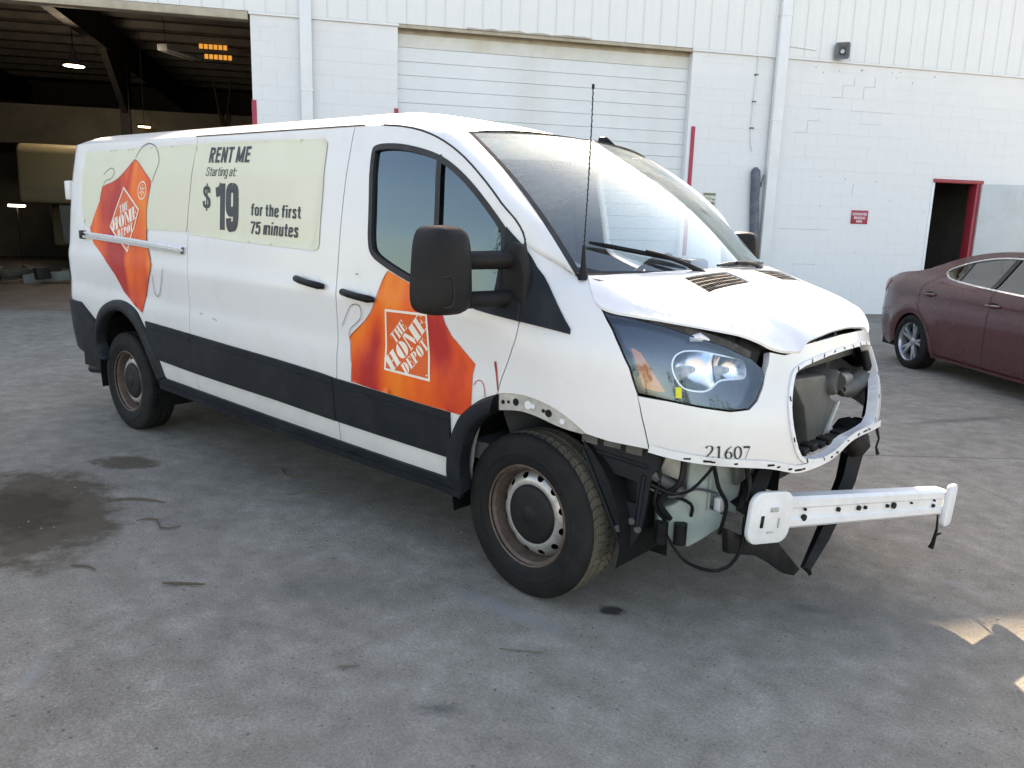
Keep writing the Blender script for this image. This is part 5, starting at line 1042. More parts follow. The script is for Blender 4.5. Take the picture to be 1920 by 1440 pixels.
# inner arch bracket
ib = [(.235, .775), (.327, .770), (.429, .755), (.499, .735), (.541, .705), (.538, .658), (.518, .632), (.506, .507), (.500, .473), (.489, .394), (.453, .32), (.423, .303), (.398, .376), (.362, .458), (.326, .562), (.267, .684)]
wn_ = [(.368, .62), (.467, .601), (.468, .511), (.404, .521)]
def bracket_fn(a, b):
    a = np.asarray(a, float); b = np.asarray(b, float); y = -.95 + .3158 * (a - .22)
    n_ = np.stack([.35 * np.ones_like(a), -np.ones_like(a), np.zeros_like(a)], -1); n_ /= np.linalg.norm(n_, axis=-1, keepdims=True); return np.stack([a, y, b], -1), n_
IB = panel('arch_liner_bracket', ib, V_CLAD, VAN, holes=[wn_], fn=bracket_fn, thick=.05, step=.04, off=.0)
for (a, b, c, d) in ((.25, .735, .31, .775), (.335, .73, .40, .765), (.42, .715, .48, .75)): panel('bracket_tab', [(a, b), (c, b - .006), (c, d - .006), (a, d)], V_GREYPL, IB, fn=bracket_fn, off=.014, thick=.02, step=.05)
for (a0, b0, a1, b1) in ((.255, .70, .345, .50), (.30, .70, .50, .665), (.345, .50, .42, .33), (.49, .63, .475, .42)):
    P0, N0 = bracket_fn(np.array([a0, a1]), np.array([b0, b1])); q = MB(); q.tube([tuple(P0[0] + N0[0] * .002), tuple(P0[1] + N0[1] * .002)], .009, 6); q.build('bracket_rib', V_CLAD, IB)
for (a, b) in ((.43, .345), (.455, .44), (.405, .40), (.48, .41)):
    P, Nn = bracket_fn(np.array([a]), np.array([b])); q = MB(); q.tube([tuple(P[0] - Nn[0] * .002), tuple(P[0] + Nn[0] * .008)], .014, 10); q.build('bracket_boss', V_GREYPL, IB)
# wheel housings
def housing(x, side, r=.44, w0=.58, w1=.99):
    q = MB(); rows = []
    for k in range(25):
        t = rad(-14 + 208 * k / 24); rows.append([(x + r * math.cos(t), -side * w0, .37 + r * math.sin(t)), (x + r * math.cos(t), -side * w1, .37 + r * math.sin(t))])
    q.grid(rows); q.add([(x - r, -side * w0, .2), (x + r, -side * w0, .2), (x + r, -side * w0, .9), (x - r, -side * w0, .9)], [(0, 1, 2, 3)]); q.build('wheel_housing', V_BLACK, VAN, smooth=40)
for x in (0, -3.70):
    for sd in (1, -1): housing(x, sd, .47 if x else .455, w1=.985 if x else .955)
panel('arch_inner_wall', [(sx_(-.46), .40), (sx_(-.40), .60), (sx_(-.33), .74), (sx_(-.28), .72), (sx_(-.33), .58), (sx_(-.37), .40)], V_PRIMER, VAN, off=-.075, thick=0, step=.05)
# wheels
def wheel_mesh():
    Rr = .356; n = 56 * 4; prof = [(.212, .080), (.222, .092), (.245, .101), (.285, .106), (.318, .102), (.338, .095), (.347, .088), (.352, .080)]
    side = MB(); side.lathe([(r, -y) for r, y in prof] + [(.3535, -.073)], 96); side.lathe([(.3535, .073)] + [(r, y) for r, y in reversed(prof)], 96)
    side.lathe([(.262, -.1050), (.268, -.1075), (.280, -.1080), (.284, -.1065)], 96); side.lathe([(.212, -.085), (.212, .085)], 48)
    tread = MB(); ys = [-.076, -.073, -.050, -.047, -.042, -.039, -.007, -.004, .004, .007, .039, .042, .047, .050, .073, .076]
    rr_ = [.345, .3535, .355, .346, .346, .356, .356, .346, .346, .356, .356, .346, .346, .355, .3535, .345]
    rows = []; nb_ = 60
    for k in range(nb_ * 4 + 1):
        ph = [0, .80, .83, .97][k % 4]; row = []
        for i, (y, r) in enumerate(zip(ys, rr_)):
            st = .4 if 2 <= i <= 6 else (.7 if 9 <= i <= 13 else 0.0); w_ = 2 * math.pi * (k // 4 + ph + st) / nb_; lo_ = k % 4 >= 2
            r2_ = r - (.007 if lo_ and r > .35 else 0); row.append((r2_ * math.cos(w_), y, r2_ * math.sin(w_)))
        rows.append(row)
    tread.grid(rows)
    return side.mesh('tyre', V_TYRE, smooth=40), tread.mesh('tread', V_TREAD, smooth=20)
def rim_meshes():
    lip = MB(); lip.lathe([(.190, .09), (.192, -.02), (.196, -.045), (.200, -.072), (.210, -.080), (.219, -.086), (.222, -.092), (.217, -.096), (.210, -.092)], 72); lm = lip.mesh('rim_lip', V_RUST, smooth=40)
    R0, R1 = .125, .194; N_ = 80; outer = [(R1 * math.cos(2 * math.pi * k / N_), R1 * math.sin(2 * math.pi * k / N_)) for k in range(N_)]; inner = [(R0 * math.cos(2 * math.pi * k / N_), R0 * math.sin(2 * math.pi * k / N_)) for k in range(N_)]
    hs = [inner]
    for k in range(12):
        a = 2 * math.pi * k / 12; c, s = math.cos(a), math.sin(a); hs.append([(c * .166 - s * .0165 * math.cos(t) + c * .0125 * math.sin(t), s * .166 + c * .0165 * math.cos(t) + s * .0125 * math.sin(t)) for t in np.linspace(0, 2 * math.pi, 13)[:-1]])
    V_, F_ = triangulate(outer, hs, .012); r = np.hypot(V_[:, 0], V_[:, 1]); dep = np.interp(r, [.125, .138, .150, .170, .185, .194], [-.052, -.055, -.052, -.040, -.022, -.005])
    P = np.stack([V_[:, 0], dep, V_[:, 1]], 1); d = MB(); d.add(P, orient(P, F_, np.tile([0, -1, 0], (len(P), 1)))); dm_ = d.mesh('rim_disc', V_RIM, smooth=180, recalc=False)
    bk = MB(); bk.lathe([(0.0, .02), (.19, .02)], 32); bkm = bk.mesh('rim_back', V_BLACK)
    h = MB(); h.lathe([(0, -.078), (.030, -.078), (.036, -.074), (.050, -.072), (.095, -.070), (.118, -.064), (.130, -.052), (.131, -.045)], 48); hm = h.mesh('hub_cap', V_HUB, smooth=40)
    return lm, dm_, bkm, hm
TY, TD = wheel_mesh(); LM, DM, BK, HM = rim_meshes()
TD2 = TD.copy(); TD2.materials.clear(); TD2.materials.append(V_TYRE)
def wheel(x, side, steer=0.0, spin=0.0):
    w_ = bpy.data.objects.new('wheel', None); COL.objects.link(w_); w_.parent = VAN; w_.location = (x, -side * .876, .356); w_.rotation_euler = (0, spin, (0 if side > 0 else math.pi) + rad(steer))
    for nm, me in (('tyre', TY), ('tread', TD if x == 0 else TD2), ('rim_lip', LM), ('rim_disc', DM), ('rim_back', BK), ('hub_cap', HM)): link_mesh(nm, me, w_)
wheel(0, 1, -3.5, .2); wheel(0, -1, -3.5); wheel(-3.75, 1, 0, .9); wheel(-3.75, -1)
mb = MB(); mb.tube([(-3.75, -.8, .356), (-3.75, .8, .356)], .05, 10); mb.tube([(-3.75, -.13, .356), (-3.75, .13, .356)], .15, 12); mb.build('rear_axle', V_BLACK, VAN)
mb = MB(); mb.tube([(-4.93, -.75, .255), (-4.62, -.74, .29), (-4.3, -.70, .34), (-3.9, -.60, .42)], .036, 12); mb.build('exhaust_pipe', V_BLACK, VAN, smooth=50)
# rear corner bits
P0 = body(sx_(-4.60), 1.70); mb = MB(); mb.box((P0[0] - .10, P0[1] - .015, 1.63), (P0[0] - .02, P0[1] + .05, 1.77)); mb.build('door_hinge', V_WHITE, VAN, bevel=.008)
M_tail = mat('tail_lamp_red', (.35, .012, .02), .25, var=.1, scale=9, coat=.6)
panel('tail_lamp', [(sx_(-4.69), .93), (sx_(-4.79), .93), (sx_(-4.79), 1.42), (sx_(-4.71), 1.40)], M_tail, VAN, off=.008, thick=.012, step=.05)
strip_on_body('panel_seam', [(sx_(-4.62), GZ(-4.62) - .02), (sx_(-4.66), 1.75), (sx_(-4.66), 1.50), (sx_(-4.70), 1.42)], .006, V_RUBBER, VAN, .001)
# antenna, roof fin, wipers, cowl
mb = MB(); mb.tube([(.158, -.862, 1.352), (.158, -.862, 1.375), (.155, -.861, 1.43), (.153, -.860, 1.485)], [.022, .016, .009, .006], 12); AN = mb.build('antenna_base', V_BLACK, VAN, smooth=50)
pts = []; rad_ = []
for k in range(121):
    t = k / 120; pts.append((.153 + .0009 * math.sin(t * 150), -.860 + .012 * math.sin(t * 2) + .0009 * math.cos(t * 150), 1.48 + .585 * t)); rad_.append(.0030 if k % 4 < 2 else .0023)
mb = MB(); mb.tube(pts, rad_, 6); mb.tube([pts[-1], (pts[-1][0], pts[-1][1], pts[-1][2] + .016)], .0055, 8); mb.build('antenna_mast', V_BLACK, AN, smooth=50)
fx, fy, fz = -.76, .60, 1.985
mb = MB(); mb.add([(fx + .10, fy, fz), (fx - .07, fy + .04, fz), (fx - .07, fy - .04, fz), (fx - .01, fy, fz + .085), (fx - .065, fy + .012, fz + .085), (fx - .065, fy - .012, fz + .085)], [(0, 2, 1), (0, 3, 5, 2), (0, 1, 4, 3), (3, 4, 5), (1, 2, 5, 4)]); mb.build('roof_fin', V_BLACK, VAN, bevel=.008)
def wiper(pts, blade):
    q = MB(); q.tube(pts, [.016, .010, .008, .007], 8); W_ = q.build('wiper_arm', V_BLACK, VAN, smooth=50)
    b_ = MB(); b_.tube(blade, [.006] + [.011] * (len(blade) - 2) + [.006], 6); b_.build('wiper_blade', V_BLACK, W_, smooth=40)
sp_ = lambda u, v, l=.02: tuple(screen(u, v) + np.array([.6, 0, .75]) * l)
wiper([sp_(-.30, -.01, .015), sp_(-.40, .03, .03), sp_(-.52, .075, .035), sp_(-.60, .105, .03)], [sp_(u, v, .018) for u, v in ((-.86, .165), (-.78, .145), (-.6, .105), (-.45, .075), (-.34, .05))])
wiper([sp_(.42, -.01, .015), sp_(.32, .01, .035), sp_(.15, .025, .035), sp_(.08, .03, .03)], [sp_(u, v, .018) for u, v in ((-.12, .03), (.0, .035), (.2, .035), (.4, .03), (.62, .02))])
mb = MB(); mb.grid([[tuple(screen(u, .015)) for u in U], [(float(screen(u, .015)[0]) + .10, u * .84, 1.352) for u in U]]); mb.build('cowl', V_BLACK, VAN)
for u0, u1 in ((-.90, -.12), (.12, .90)):
    q = MB(); q.grid([[tuple(screen(u, v) + np.array([-.030, 0, -.022])) for u in np.linspace(u0, u1, 9)] for v in (.80, .86, .93, .995)]); q.build('sun_visor', V_TAN, VAN, smooth=80)
# cab interior
mb = MB(); mb.grid([[(x, y * (.86 if x > -.05 else .90), z) for y in (-1, -.5, 0, .5, 1)] for x, z in ((.32, 1.30), (.20, 1.345), (.0, 1.345), (-.18, 1.33), (-.26, 1.26), (-.28, 1.05), (-.20, .75), (-.1, .55))]); mb.build('dashboard', V_TRIM, VAN, smooth=60)
mb = MB(); mb.box((-.24, .22, 1.30), (-.05, .60, 1.40)); mb.build('instrument_hood', V_TRIM, VAN, bevel=.03, segs=3)
sw = MB(); cw = WV((-.34, .42, 1.26)); ax = WV((-.80, 0, .60)).normalized(); e1 = WV((0, 1, 0)); e2 = ax.cross(e1)
sw.tube([cw + (e1 * math.cos(t) + e2 * math.sin(t)) * .19 for t in np.linspace(0, 2 * math.pi, 33)], .015, 8, False); sw.tube([cw - e1 * .18, cw - e1 * .05, cw + e1 * .05, cw + e1 * .18], [.014, .03, .03, .014], 8); sw.tube([cw, cw - ax * .2], .03, 8); sw.build('steering_wheel', V_BLACK, VAN, smooth=60)
for sg in (1, -1):
    q = MB(); q.box((-.98, sg * .45 - .26, .80), (-.45, sg * .45 + .26, .98)); ST = q.build('seat', V_SEAT, VAN, bevel=.05, segs=3)
    q = MB(); q.obox((-1.06, sg * .45, 1.28), (1, 0, .2), (0, 1, 0), (-.2, 0, 1), .07, .25, .34); q.build('seat_back', V_SEAT, ST, bevel=.05, segs=3)
    q = MB(); q.obox((-1.14, sg * .45, 1.72), (1, 0, .1), (0, 1, 0), (-.1, 0, 1), .05, .13, .09); q.build('head_rest', V_SEAT, ST, bevel=.035, segs=3)
mb = MB(); mb.grid([[tuple(roofpt(x, t) + np.array([0, 0, -.05])) for t in np.linspace(-.97, .97, 13)] for x in np.linspace(-1.28, -.595, 8)]); mb.build('headliner', V_TAN, VAN)
for sg in (1, -1):
    q = MB(); q.grid([[tuple(screen(-sg, v) + np.array([-.015, sg * .012, -.01])) for v in np.linspace(0, 1, 12)], [tuple(screen(-sg * .955, v) + np.array([-.05, sg * .01, -.04])) for v in np.linspace(0, 1, 12)], [tuple(screen(-sg, v) + np.array([-.16, -sg * .06, .0])) for v in np.linspace(0, 1, 12)]]); q.build('pillar_trim', V_TAN, VAN)
q = MB(); q.grid([[tuple(screen(u_, v) + np.array([-.03 - .02 * math.sin(v * 9), 0, -.03])) for v in np.linspace(-.0, .98, 24)] for u_ in (1.0, .95, .90)] + [[tuple(screen(.83 + .035 * math.sin(v * 7 + 1) - .10 * (v > .86), v) + np.array([-.04, 0, -.04])) for v in np.linspace(-.0, .98, 24)]]); q.build('curtain_airbag', V_BAG, VAN, smooth=80)
q = MB(); q.obox((-.50, .0, 1.86), (.3, 0, .95), (0, 1, 0), (-.95, 0, .3), .012, .11, .035); q.build('rear_view_mirror', V_TRIM, VAN, bevel=.012)
M_paper = mat('white_paper', (.80, .80, .78), .6, var=.04, scale=8)
q = MB(); q.grid([[tuple(screen(u, v) + np.array([-.010, 0, -.008])) for u in np.linspace(.72, .97, 6)] for v in np.linspace(.46, .78, 8)]); q.build('paper_notice', M_paper, VAN)
M_floor = V_TRIM
mb = MB(); mb.box((-1.28, -.90, .52), (-.10, .90, .60)); mb.build('cab_floor', V_TRIM, VAN)

# ------------------------------------------------------------------ things on and in the building
cw_, sw_ = math.cos(WALL_YAW), math.sin(WALL_YAW)
def bpos(u, y, z): return (WORG[0] + u * cw_ - y * sw_, WORG[1] + u * sw_ + y * cw_, z)
def wthing(name, u, y, z, label, cat, rz=0.0, group=None): return empty(name, bpos(u, y, z), WALL_YAW + rz, label, cat, group)
def flat_text(txt, w_, h_, m, parent, name='lettering', loc=(0, 0, 0), offset=.01):
    V, F = text_mesh(txt, 0, offset); x0, x1 = V[:, 0].min(), V[:, 0].max(); y0, y1 = 0.0, CAPH
    P = np.stack([(V[:, 0] - (x0 + x1) / 2) / (x1 - x0) * w_, np.zeros(len(V)), (V[:, 1] - y0) / (y1 - y0) * h_], 1)
    mb = MB(); mb.add(P, orient(P, F, np.tile([0, -1, 0], (len(P), 1)))); return mb.build(name, m, parent, loc, smooth=0, recalc=False)
M_signred = mat('red_sign', (.36, .02, .055), .45, var=.08, scale=12); M_signwhite = mat('sign_white', (.75, .72, .72), .5, var=.03, scale=12); M_beige = mat('beige_notice', (.55, .55, .46), .6, var=.05, scale=20); M_olive = mat('notice_print', (.16, .17, .13), .6, var=.1, scale=30)
t = wthing('wall_sign', 9.76, -.012, 1.835, 'small red sign with three lines of white letters on block wall', 'sign')
mb = MB(); mb.box((-.18, 0, -.125), (.18, .006, .125)); mb.build('plate', M_signred, t, bevel=.002)
for txt, z, w_ in (('DESIGNATED', .035, .31), ('SMOKING', -.035, .24), ('AREA', -.098, .14)): flat_text(txt, w_, .045, M_signwhite, t, 'lettering', (0, -.0015, z), .02)
t = wthing('wall_notice', 6.66, -.012, 1.99, 'small beige printed notice on the wall beside the roll-up door', 'notice')
mb = MB(); mb.box((-.125, 0, -.185), (.125, .005, .185)); mb.build('plate', M_beige, t, bevel=.002)
for z0, z1, x0, x1 in ((.135, .175, -.115, .115), (.085, .095, -.105, .04), (.065, .072, -.105, .04), (.05, .078, .055, .10), (-.025, .02, -.115, .105), (-.09, -.06, .03, .09)):
    mb = MB(); mb.box((x0, -.0022, z0), (x1, .001, z1)); mb.build('print_block', M_olive, t)
t = wthing('horn_speaker', 9.0, -.06, 4.70, 'grey horn loudspeaker mounted on the white siding edge', 'loudspeaker', rad(-38))
rows = []
for (y, hw, hh) in ((.10, .035, .035), (.06, .04, .04), (-.02, .07, .075), (-.10, .115, .135), (-.13, .125, .145), (-.13, .112, .132), (-.06, .05, .06), (-.02, .03, .03)):
    rows.append([(x * hw, y, z * hh) for x, z in ((-1, -.8), (-.8, -1), (.8, -1), (1, -.8), (1, .8), (.8, 1), (-.8, 1), (-1, .8), (-1, -.8))])
mb = MB(); mb.grid(rows); mb.build('horn', M_horn, t, smooth=40)
mb = MB(); mb.lathe([(0, -.09), (.035, -.085), (.04, -.05), (0, -.04)], 16); mb.build('driver_cone', M_doorleaf, t)
mb = MB(); mb.tube([(-.10, .10, -.12), (-.02, .06, -.12), (0, .03, -.05)], .016, 6); mb.box((-.16, .08, -.16), (-.05, .14, -.02)); mb.build('bracket', M_horn, t)
# high bay lamp, tubes
M_lit = emit('lit_lamp', (1.0, .95, .85), 4.0); M_tubelit = emit('lit_tube', (1.0, .98, .95), 4.5)
t = wthing('high_bay_lamp', -5.78, 8.0, 4.78, 'round lit lamp hanging from the dark bay ceiling', 'lamp')
mb = MB(); mb.lathe([(.05, .42), (.06, .30), (.10, .22), (.21, .10), (.235, .04), (.228, .04), (.20, .09), (.05, .2)], 24); o = mb.build('shade', M_horn, t); o.rotation_euler = (rad(90), 0, 0)
mb = MB(); mb.lathe([(0, .035), (.215, .035), (.215, .045), (0, .045)], 24); o = mb.build('lens', M_lit, t); o.rotation_euler = (rad(90), 0, 0)
mb = MB(); mb.tube([(0, 0, .40), (0, 0, 1.6)], .012, 6); mb.build('chain', M_steel, t)
ld = bpy.data.lights.new('bay_light', 'POINT'); ld.energy = 38; ld.shadow_soft_size = .2; ld.color = (1, .93, .8); lo = bpy.data.objects.new('lamp_light', ld); COL.objects.link(lo); lo.parent = t; lo.location = (0, 0, -.12)
t = wthing('strip_light', -3.75, 8.0, 5.30, 'unlit twin tube strip light hanging near the bay ceiling', 'lamp', rad(62))
mb = MB(); mb.box((-.05, -.16, .0), (1.2, -.08, .05)); mb.box((-.05, .08, .0), (1.2, .16, .05)); mb.build('tubes', M_doorleaf, t, bevel=.01); mb = MB(); mb.box((-.12, -.14, .0), (.06, .14, .14)); mb.build('ballast_box', M_white, t, bevel=.01)
mb = MB(); mb.tube([(0, 0, .14), (.05, .05, .6), (0, .1, 1.1)], .01, 6); mb.build('cord', M_steel, t)
t = wthing('strip_light', -8.63, 12.0, 1.58, 'bright white lit tube low on the left inside the bay', 'lamp'); mb = MB(); mb.box((-.20, -.04, -.03), (.22, .04, .03)); mb.build('tube', M_tubelit, t, bevel=.015); mb = MB(); mb.box((-.24, .042, -.04), (.26, .10, .04)); mb.build('fixture', M_steel, t); mb = MB(); mb.tube([(0, .07, -1.58), (0, .07, -.04)], .02, 6); mb.build('stand', M_steel, t)
t = wthing('strip_light', -5.05, 11.6, 3.86, 'small glowing tube above the van roof deep in the bay', 'lamp', rad(30)); mb = MB(); mb.box((-.16, -.03, -.02), (.16, .03, .02)); mb.build('tube', emit('warm_tube', (1, .8, .45), 2.5), t, bevel=.01); mb = MB(); mb.box((-.18, -.05, .022), (.18, .05, .07)); mb.build('fixture', M_steel, t); mb = MB(); mb.tube([(0, 0, .06), (0, 0, 2.6)], .01, 5); mb.build('hanger', M_steel, t)
# fifth wheel trailer nose in the bay
M_tan = mat('tan_trailer_skin', (.22, .185, .115), .5, var=.08, scale=2); M_tan2 = mat('grey_pin_box', (.17, .18, .17), .6, var=.15, scale=4)
t = wthing('travel_trailer', -5.3, 8.0, 0, 'tan fifth-wheel trailer parked nose out inside the dark bay', 'trailer')
prof = [(0, 1.66), (-.02, 1.80), (0, 2.0), (.02, 2.9), (.12, 3.03), (.5, 3.06), (6.5, 3.06), (6.5, .55), (2.2, .55), (2.1, 1.60), (1.9, 1.64)]
mb = MB(); mb.prism(prof, 2.4, (-1.9, 0, 0), (0, 1, 0), (0, 0, 1), (1, 0, 0)); mb.build('trailer_body', M_tan, t, bevel=.10, segs=4)
for z in (1.93, 2.03): mb = MB(); mb.box((-1.86, -.022, z), (.46, .03, z + .018)); mb.build('trim_line', M_tan2, t)
mb = MB(); mb.prism([(.25, 1.64), (1.5, 1.64), (1.2, .85), (.7, .62), (.45, .70)], .55, (-1.15, 0, 0), (0, 1, 0), (0, 0, 1), (1, 0, 0)); mb.build('pin_box', M_tan2, t, bevel=.05, segs=3)
mb = MB(); mb.tube([(-.9, .8, .65), (-.9, .8, .05)], .07, 10); mb.box((-1.25, .5, .012), (-.2, 1.1, .07)); mb.build('landing_stand', M_tan2, t)
for xx in (-1.7, .4):
    mb = MB(); mb.lathe([(0, -.1), (.30, -.1), (.34, -.06), (.34, .06), (.30, .1), (0, .1)], 24, (0, 4.0, .34)); o = mb.build('wheel', V_TYRE, t); o.location = (xx + 0.0, 0, 0)
t = wthing('scrap_pile', -6.6, 5.0, 0, 'dark clutter of parts on the floor left inside the bay', 'clutter')
rq = random.Random(8)
for k in range(9):
    mb = MB(); a = rq.uniform(0, 3.14); mb.obox((rq.uniform(-1.1, .9), rq.uniform(-.5, .6), rq.uniform(.08, .3)), (math.cos(a), math.sin(a), .1), (-math.sin(a), math.cos(a), 0), (-.1, 0, 1), rq.uniform(.1, .45), rq.uniform(.04, .2), rq.uniform(.03, .12)); mb.build('scrap_piece', (M_steel, M_inside, M_tan2)[k % 3], t, bevel=.015)

# ------------------------------------------------------------------ maroon sedan (local X forward from the rear axle, right side at -Y)
C_PAINT = mat('maroon_paint', (.088, .020, .021), .24, var=.06, scale=2, dirt=(.12, .07, .07), dirt_amt=.08, coat=.6)
C_GLASS = glass('sedan_window', (.03, .035, .035), .72, .12, (.3, .3, .28), .02, (1, 1, 2)); C_CHR = V_CHROME; C_RIM = mat('sedan_alloy', (.42, .43, .45), .3, .75, var=.1, scale=12)
CAR = empty('maroon_sedan', (.10, 7.35, 0), rad(-44.7), 'dusty maroon sedan parked tail to the white wall', 'car')
def cw_f(x, z):
    """half width of the sedan skin"""
    x = np.asarray(x, float); z = np.asarray(z, float)
    w_ = np.interp(z, [.18, .28, .45, .62, .80, .92, 1.0, 1.08, 1.20, 1.32, 1.42], [.83, .868, .895, .905, .900, .892, .872, .80, .725, .655, .60])
    w_ = w_ - .16 * np.clip((-.35 - x) / .6, 0, 1) ** 2.0 - .05 * np.clip((x - 2.6) / 1.0, 0, 1) ** 2
    w_ = w_ + .022 * np.exp(-((np.hypot(x, z - .31) - .42) / .09) ** 2) * (z < .85)
    return w_ - .012 * np.exp(-((z - .83) / .03) ** 2)
def car_n(sg):
    def fn(x, z, e=4e-3):
        x = np.asarray(x, float); z = np.asarray(z, float); y = cw_f(x, z); nx = -(cw_f(x + e, z) - cw_f(x - e, z)) / (2 * e); nz = -(cw_f(x, z + e) - cw_f(x, z - e)) / (2 * e)
        n_ = np.stack([nx, np.ones_like(nx), nz], -1); n_ /= np.linalg.norm(n_, axis=-1, keepdims=True); P = np.stack([x, y, z], -1); m_ = np.array([1, sg, 1.0]); return P * m_, n_ * m_
    return fn
top = smooth_poly([(-.86, .98), (-.70, 1.04), (-.60, 1.085), (-.45, 1.11), (-.12, 1.145), (.10, 1.215), (.35, 1.30), (.65, 1.365), (.95, 1.405), (1.5, 1.42), (2.0, 1.38), (2.5, 1.18), (2.75, 1.02), (3.2, .93), (3.55, .78)], 2)
arch_r = [(.345 * math.cos(t), .31 + .345 * math.sin(t)) for t in np.linspace(math.pi * 1.02, -.25, 19)]; arch_f = [(2.73 + a, b) for a, b in arch_r]
low = [(-.51, .22)] + [q for q in arch_r] + [(.42, .20), (1.4, .195), (2.32, .20)] + arch_f + [(3.12, .22), (3.5, .3), (3.6, .5)]
rear_ = [(-.86, .34), (-.91, .50), (-.915, .64), (-.84, .70), (-.85, .85)]
outline = [(-.80, .27), (-.51, .22)][:1] + low + top[::-1] + rear_[::-1]
win = smooth_poly([(.31, 1.165), (.36, 1.115), (.47, 1.075), (.82, 1.045), (1.28, 1.02), (1.9, .995), (2.45, .985), (2.30, 1.12), (1.95, 1.29), (1.52, 1.355), (1.04, 1.355), (.66, 1.295), (.40, 1.215)], 2, True)
for sg in (-1, 1):
    BD = panel('body_side', outline, C_PAINT, CAR, holes=[win], fn=car_n(sg), step=.05, thick=.03)
    panel('side_glass', win, C_GLASS, CAR, fn=car_n(sg), step=.06, off=-.008, thick=0)
    panel('window_trim', win, C_CHR, CAR, holes=[inset(densify(win, .02), .014)], fn=car_n(sg), off=.004, thick=.012, step=.02, bstep=.02)
    if sg < 0:
        def cstrip(line, w_, m_, off, nm):
            L = np.array(densify(smooth_poly(line, 2), .02, False)); tt = np.gradient(L, axis=0); tt /= np.linalg.norm(tt, axis=1, keepdims=True); nn = np.stack([-tt[:, 1], tt[:, 0]], 1) * w_ / 2; a, na = car_n(sg)(*(L + nn).T); b, nb = car_n(sg)(*(L - nn).T); q = MB(); q.grid([list(a + na * off), list(b + nb * off)]); return q.build(nm, m_, CAR)
        cstrip([(.30, 1.10), (.10, 1.00), (.07, .85), (.12, .72), (.30, .58), (.44, .40), (.46, .22)], .006, V_RUBBER, .002, 'door_gap'); cstrip([(1.30, 1.02), (1.30, .6), (1.27, .22)], .006, V_RUBBER, .002, 'door_gap')
        cstrip([(1.22, 1.02), (1.30, 1.36)], .07, V_RUBBER, .001, 'door_pillar'); cstrip([(.62, 1.06), (.66, 1.29)], .022, V_RUBBER, .001, 'quarter_divider')
        cstrip([(.42, .215), (1.4, .21), (2.3, .215)], .03, C_PAINT, .018, 'sill_edge')
        for hx, hz in ((.28, .90), (1.36, .88)):
            panel('handle_recess', [(hx + .085 * math.cos(t), hz + .032 * math.sin(t)) for t in np.linspace(0, 6.283, 17)[:-1]], V_RUBBER, CAR, fn=car_n(sg), off=.002, thick=0, step=.03)
            a, na = car_n(sg)(np.linspace(hx - .11, hx + .10, 6), np.full(6, hz - .004)); q = MB(); q.tube([tuple(p + n_ * d) for p, n_, d in zip(a, na, (.0, .018, .026, .026, .018, .0))], .015, 8); q.build('door_handle', C_PAINT, CAR, smooth=60)
        panel('tail_lamp', [(-.86, .965), (-.72, 1.0), (-.66, 1.0), (-.74, .90), (-.845, .84)], M_tail, CAR, fn=car_n(sg), off=.006, thick=.02, step=.03)
        cstrip([(-.905, .60), (-.70, .64), (-.50, .66)], .005, V_RUBBER, .002, 'bumper_gap')
full = [q for q in top]
mb = MB(); T2 = np.linspace(-1, 1, 15); mb.grid([[(x, -t_ * float(cw_f(x, z)), z + .035 * (1 - t_ * t_) * (1 if x < 2.3 else .6)) for t_ in T2] for x, z in full]); mb.build('roof_and_deck', C_PAINT, CAR, smooth=60)
mb = MB(); mb.grid([[(x - .10 * (1 - t_ * t_), -t_ * float(cw_f(x, z)), z) for t_ in T2] for x, z in [(-.80, .27)] + rear_ + [(-.86, .98)]]); mb.build('rear_panel', C_PAINT, CAR, smooth=60)
mb = MB(); mb.box((-.75, -.8, .2), (3.4, .8, .30)); mb.build('underbody', V_BLACK, CAR)
mb = MB(); mb.box((-.3, -.55, .3), (3.3, .55, .95)); mb.build('cabin_core', V_BLACK, CAR)
for sg in (-1, 1):
    for xx in (0, 2.73):
        q = MB(); rows = [[(xx + .352 * math.cos(t), sg * .5, .31 + .352 * math.sin(t)), (xx + .352 * math.cos(t), sg * .87, .31 + .352 * math.sin(t))] for t in np.linspace(-.3, math.pi + .3, 19)]; q.grid(rows); q.add([(xx - .35, sg * .5, .15), (xx + .35, sg * .5, .15), (xx + .35, sg * .5, .66), (xx - .35, sg * .5, .66)], [(0, 1, 2, 3)]); q.build('wheel_housing', V_BLACK, CAR)
ct_ = MB(); ct_.lathe([(.225, -.098), (.24, -.108), (.275, -.112), (.305, -.100), (.318, -.085), (.318, .085), (.305, .1), (.225, .098)], 64); CT = ct_.mesh('tyre', V_TYRE, smooth=40)
cr_ = MB(); cr_.lathe([(.205, .05), (.212, -.06), (.220, -.090), (.228, -.098), (.232, -.094), (.226, -.085)], 64); CR_ = cr_.mesh('rim_ring', C_RIM, smooth=40)
cs_ = MB()
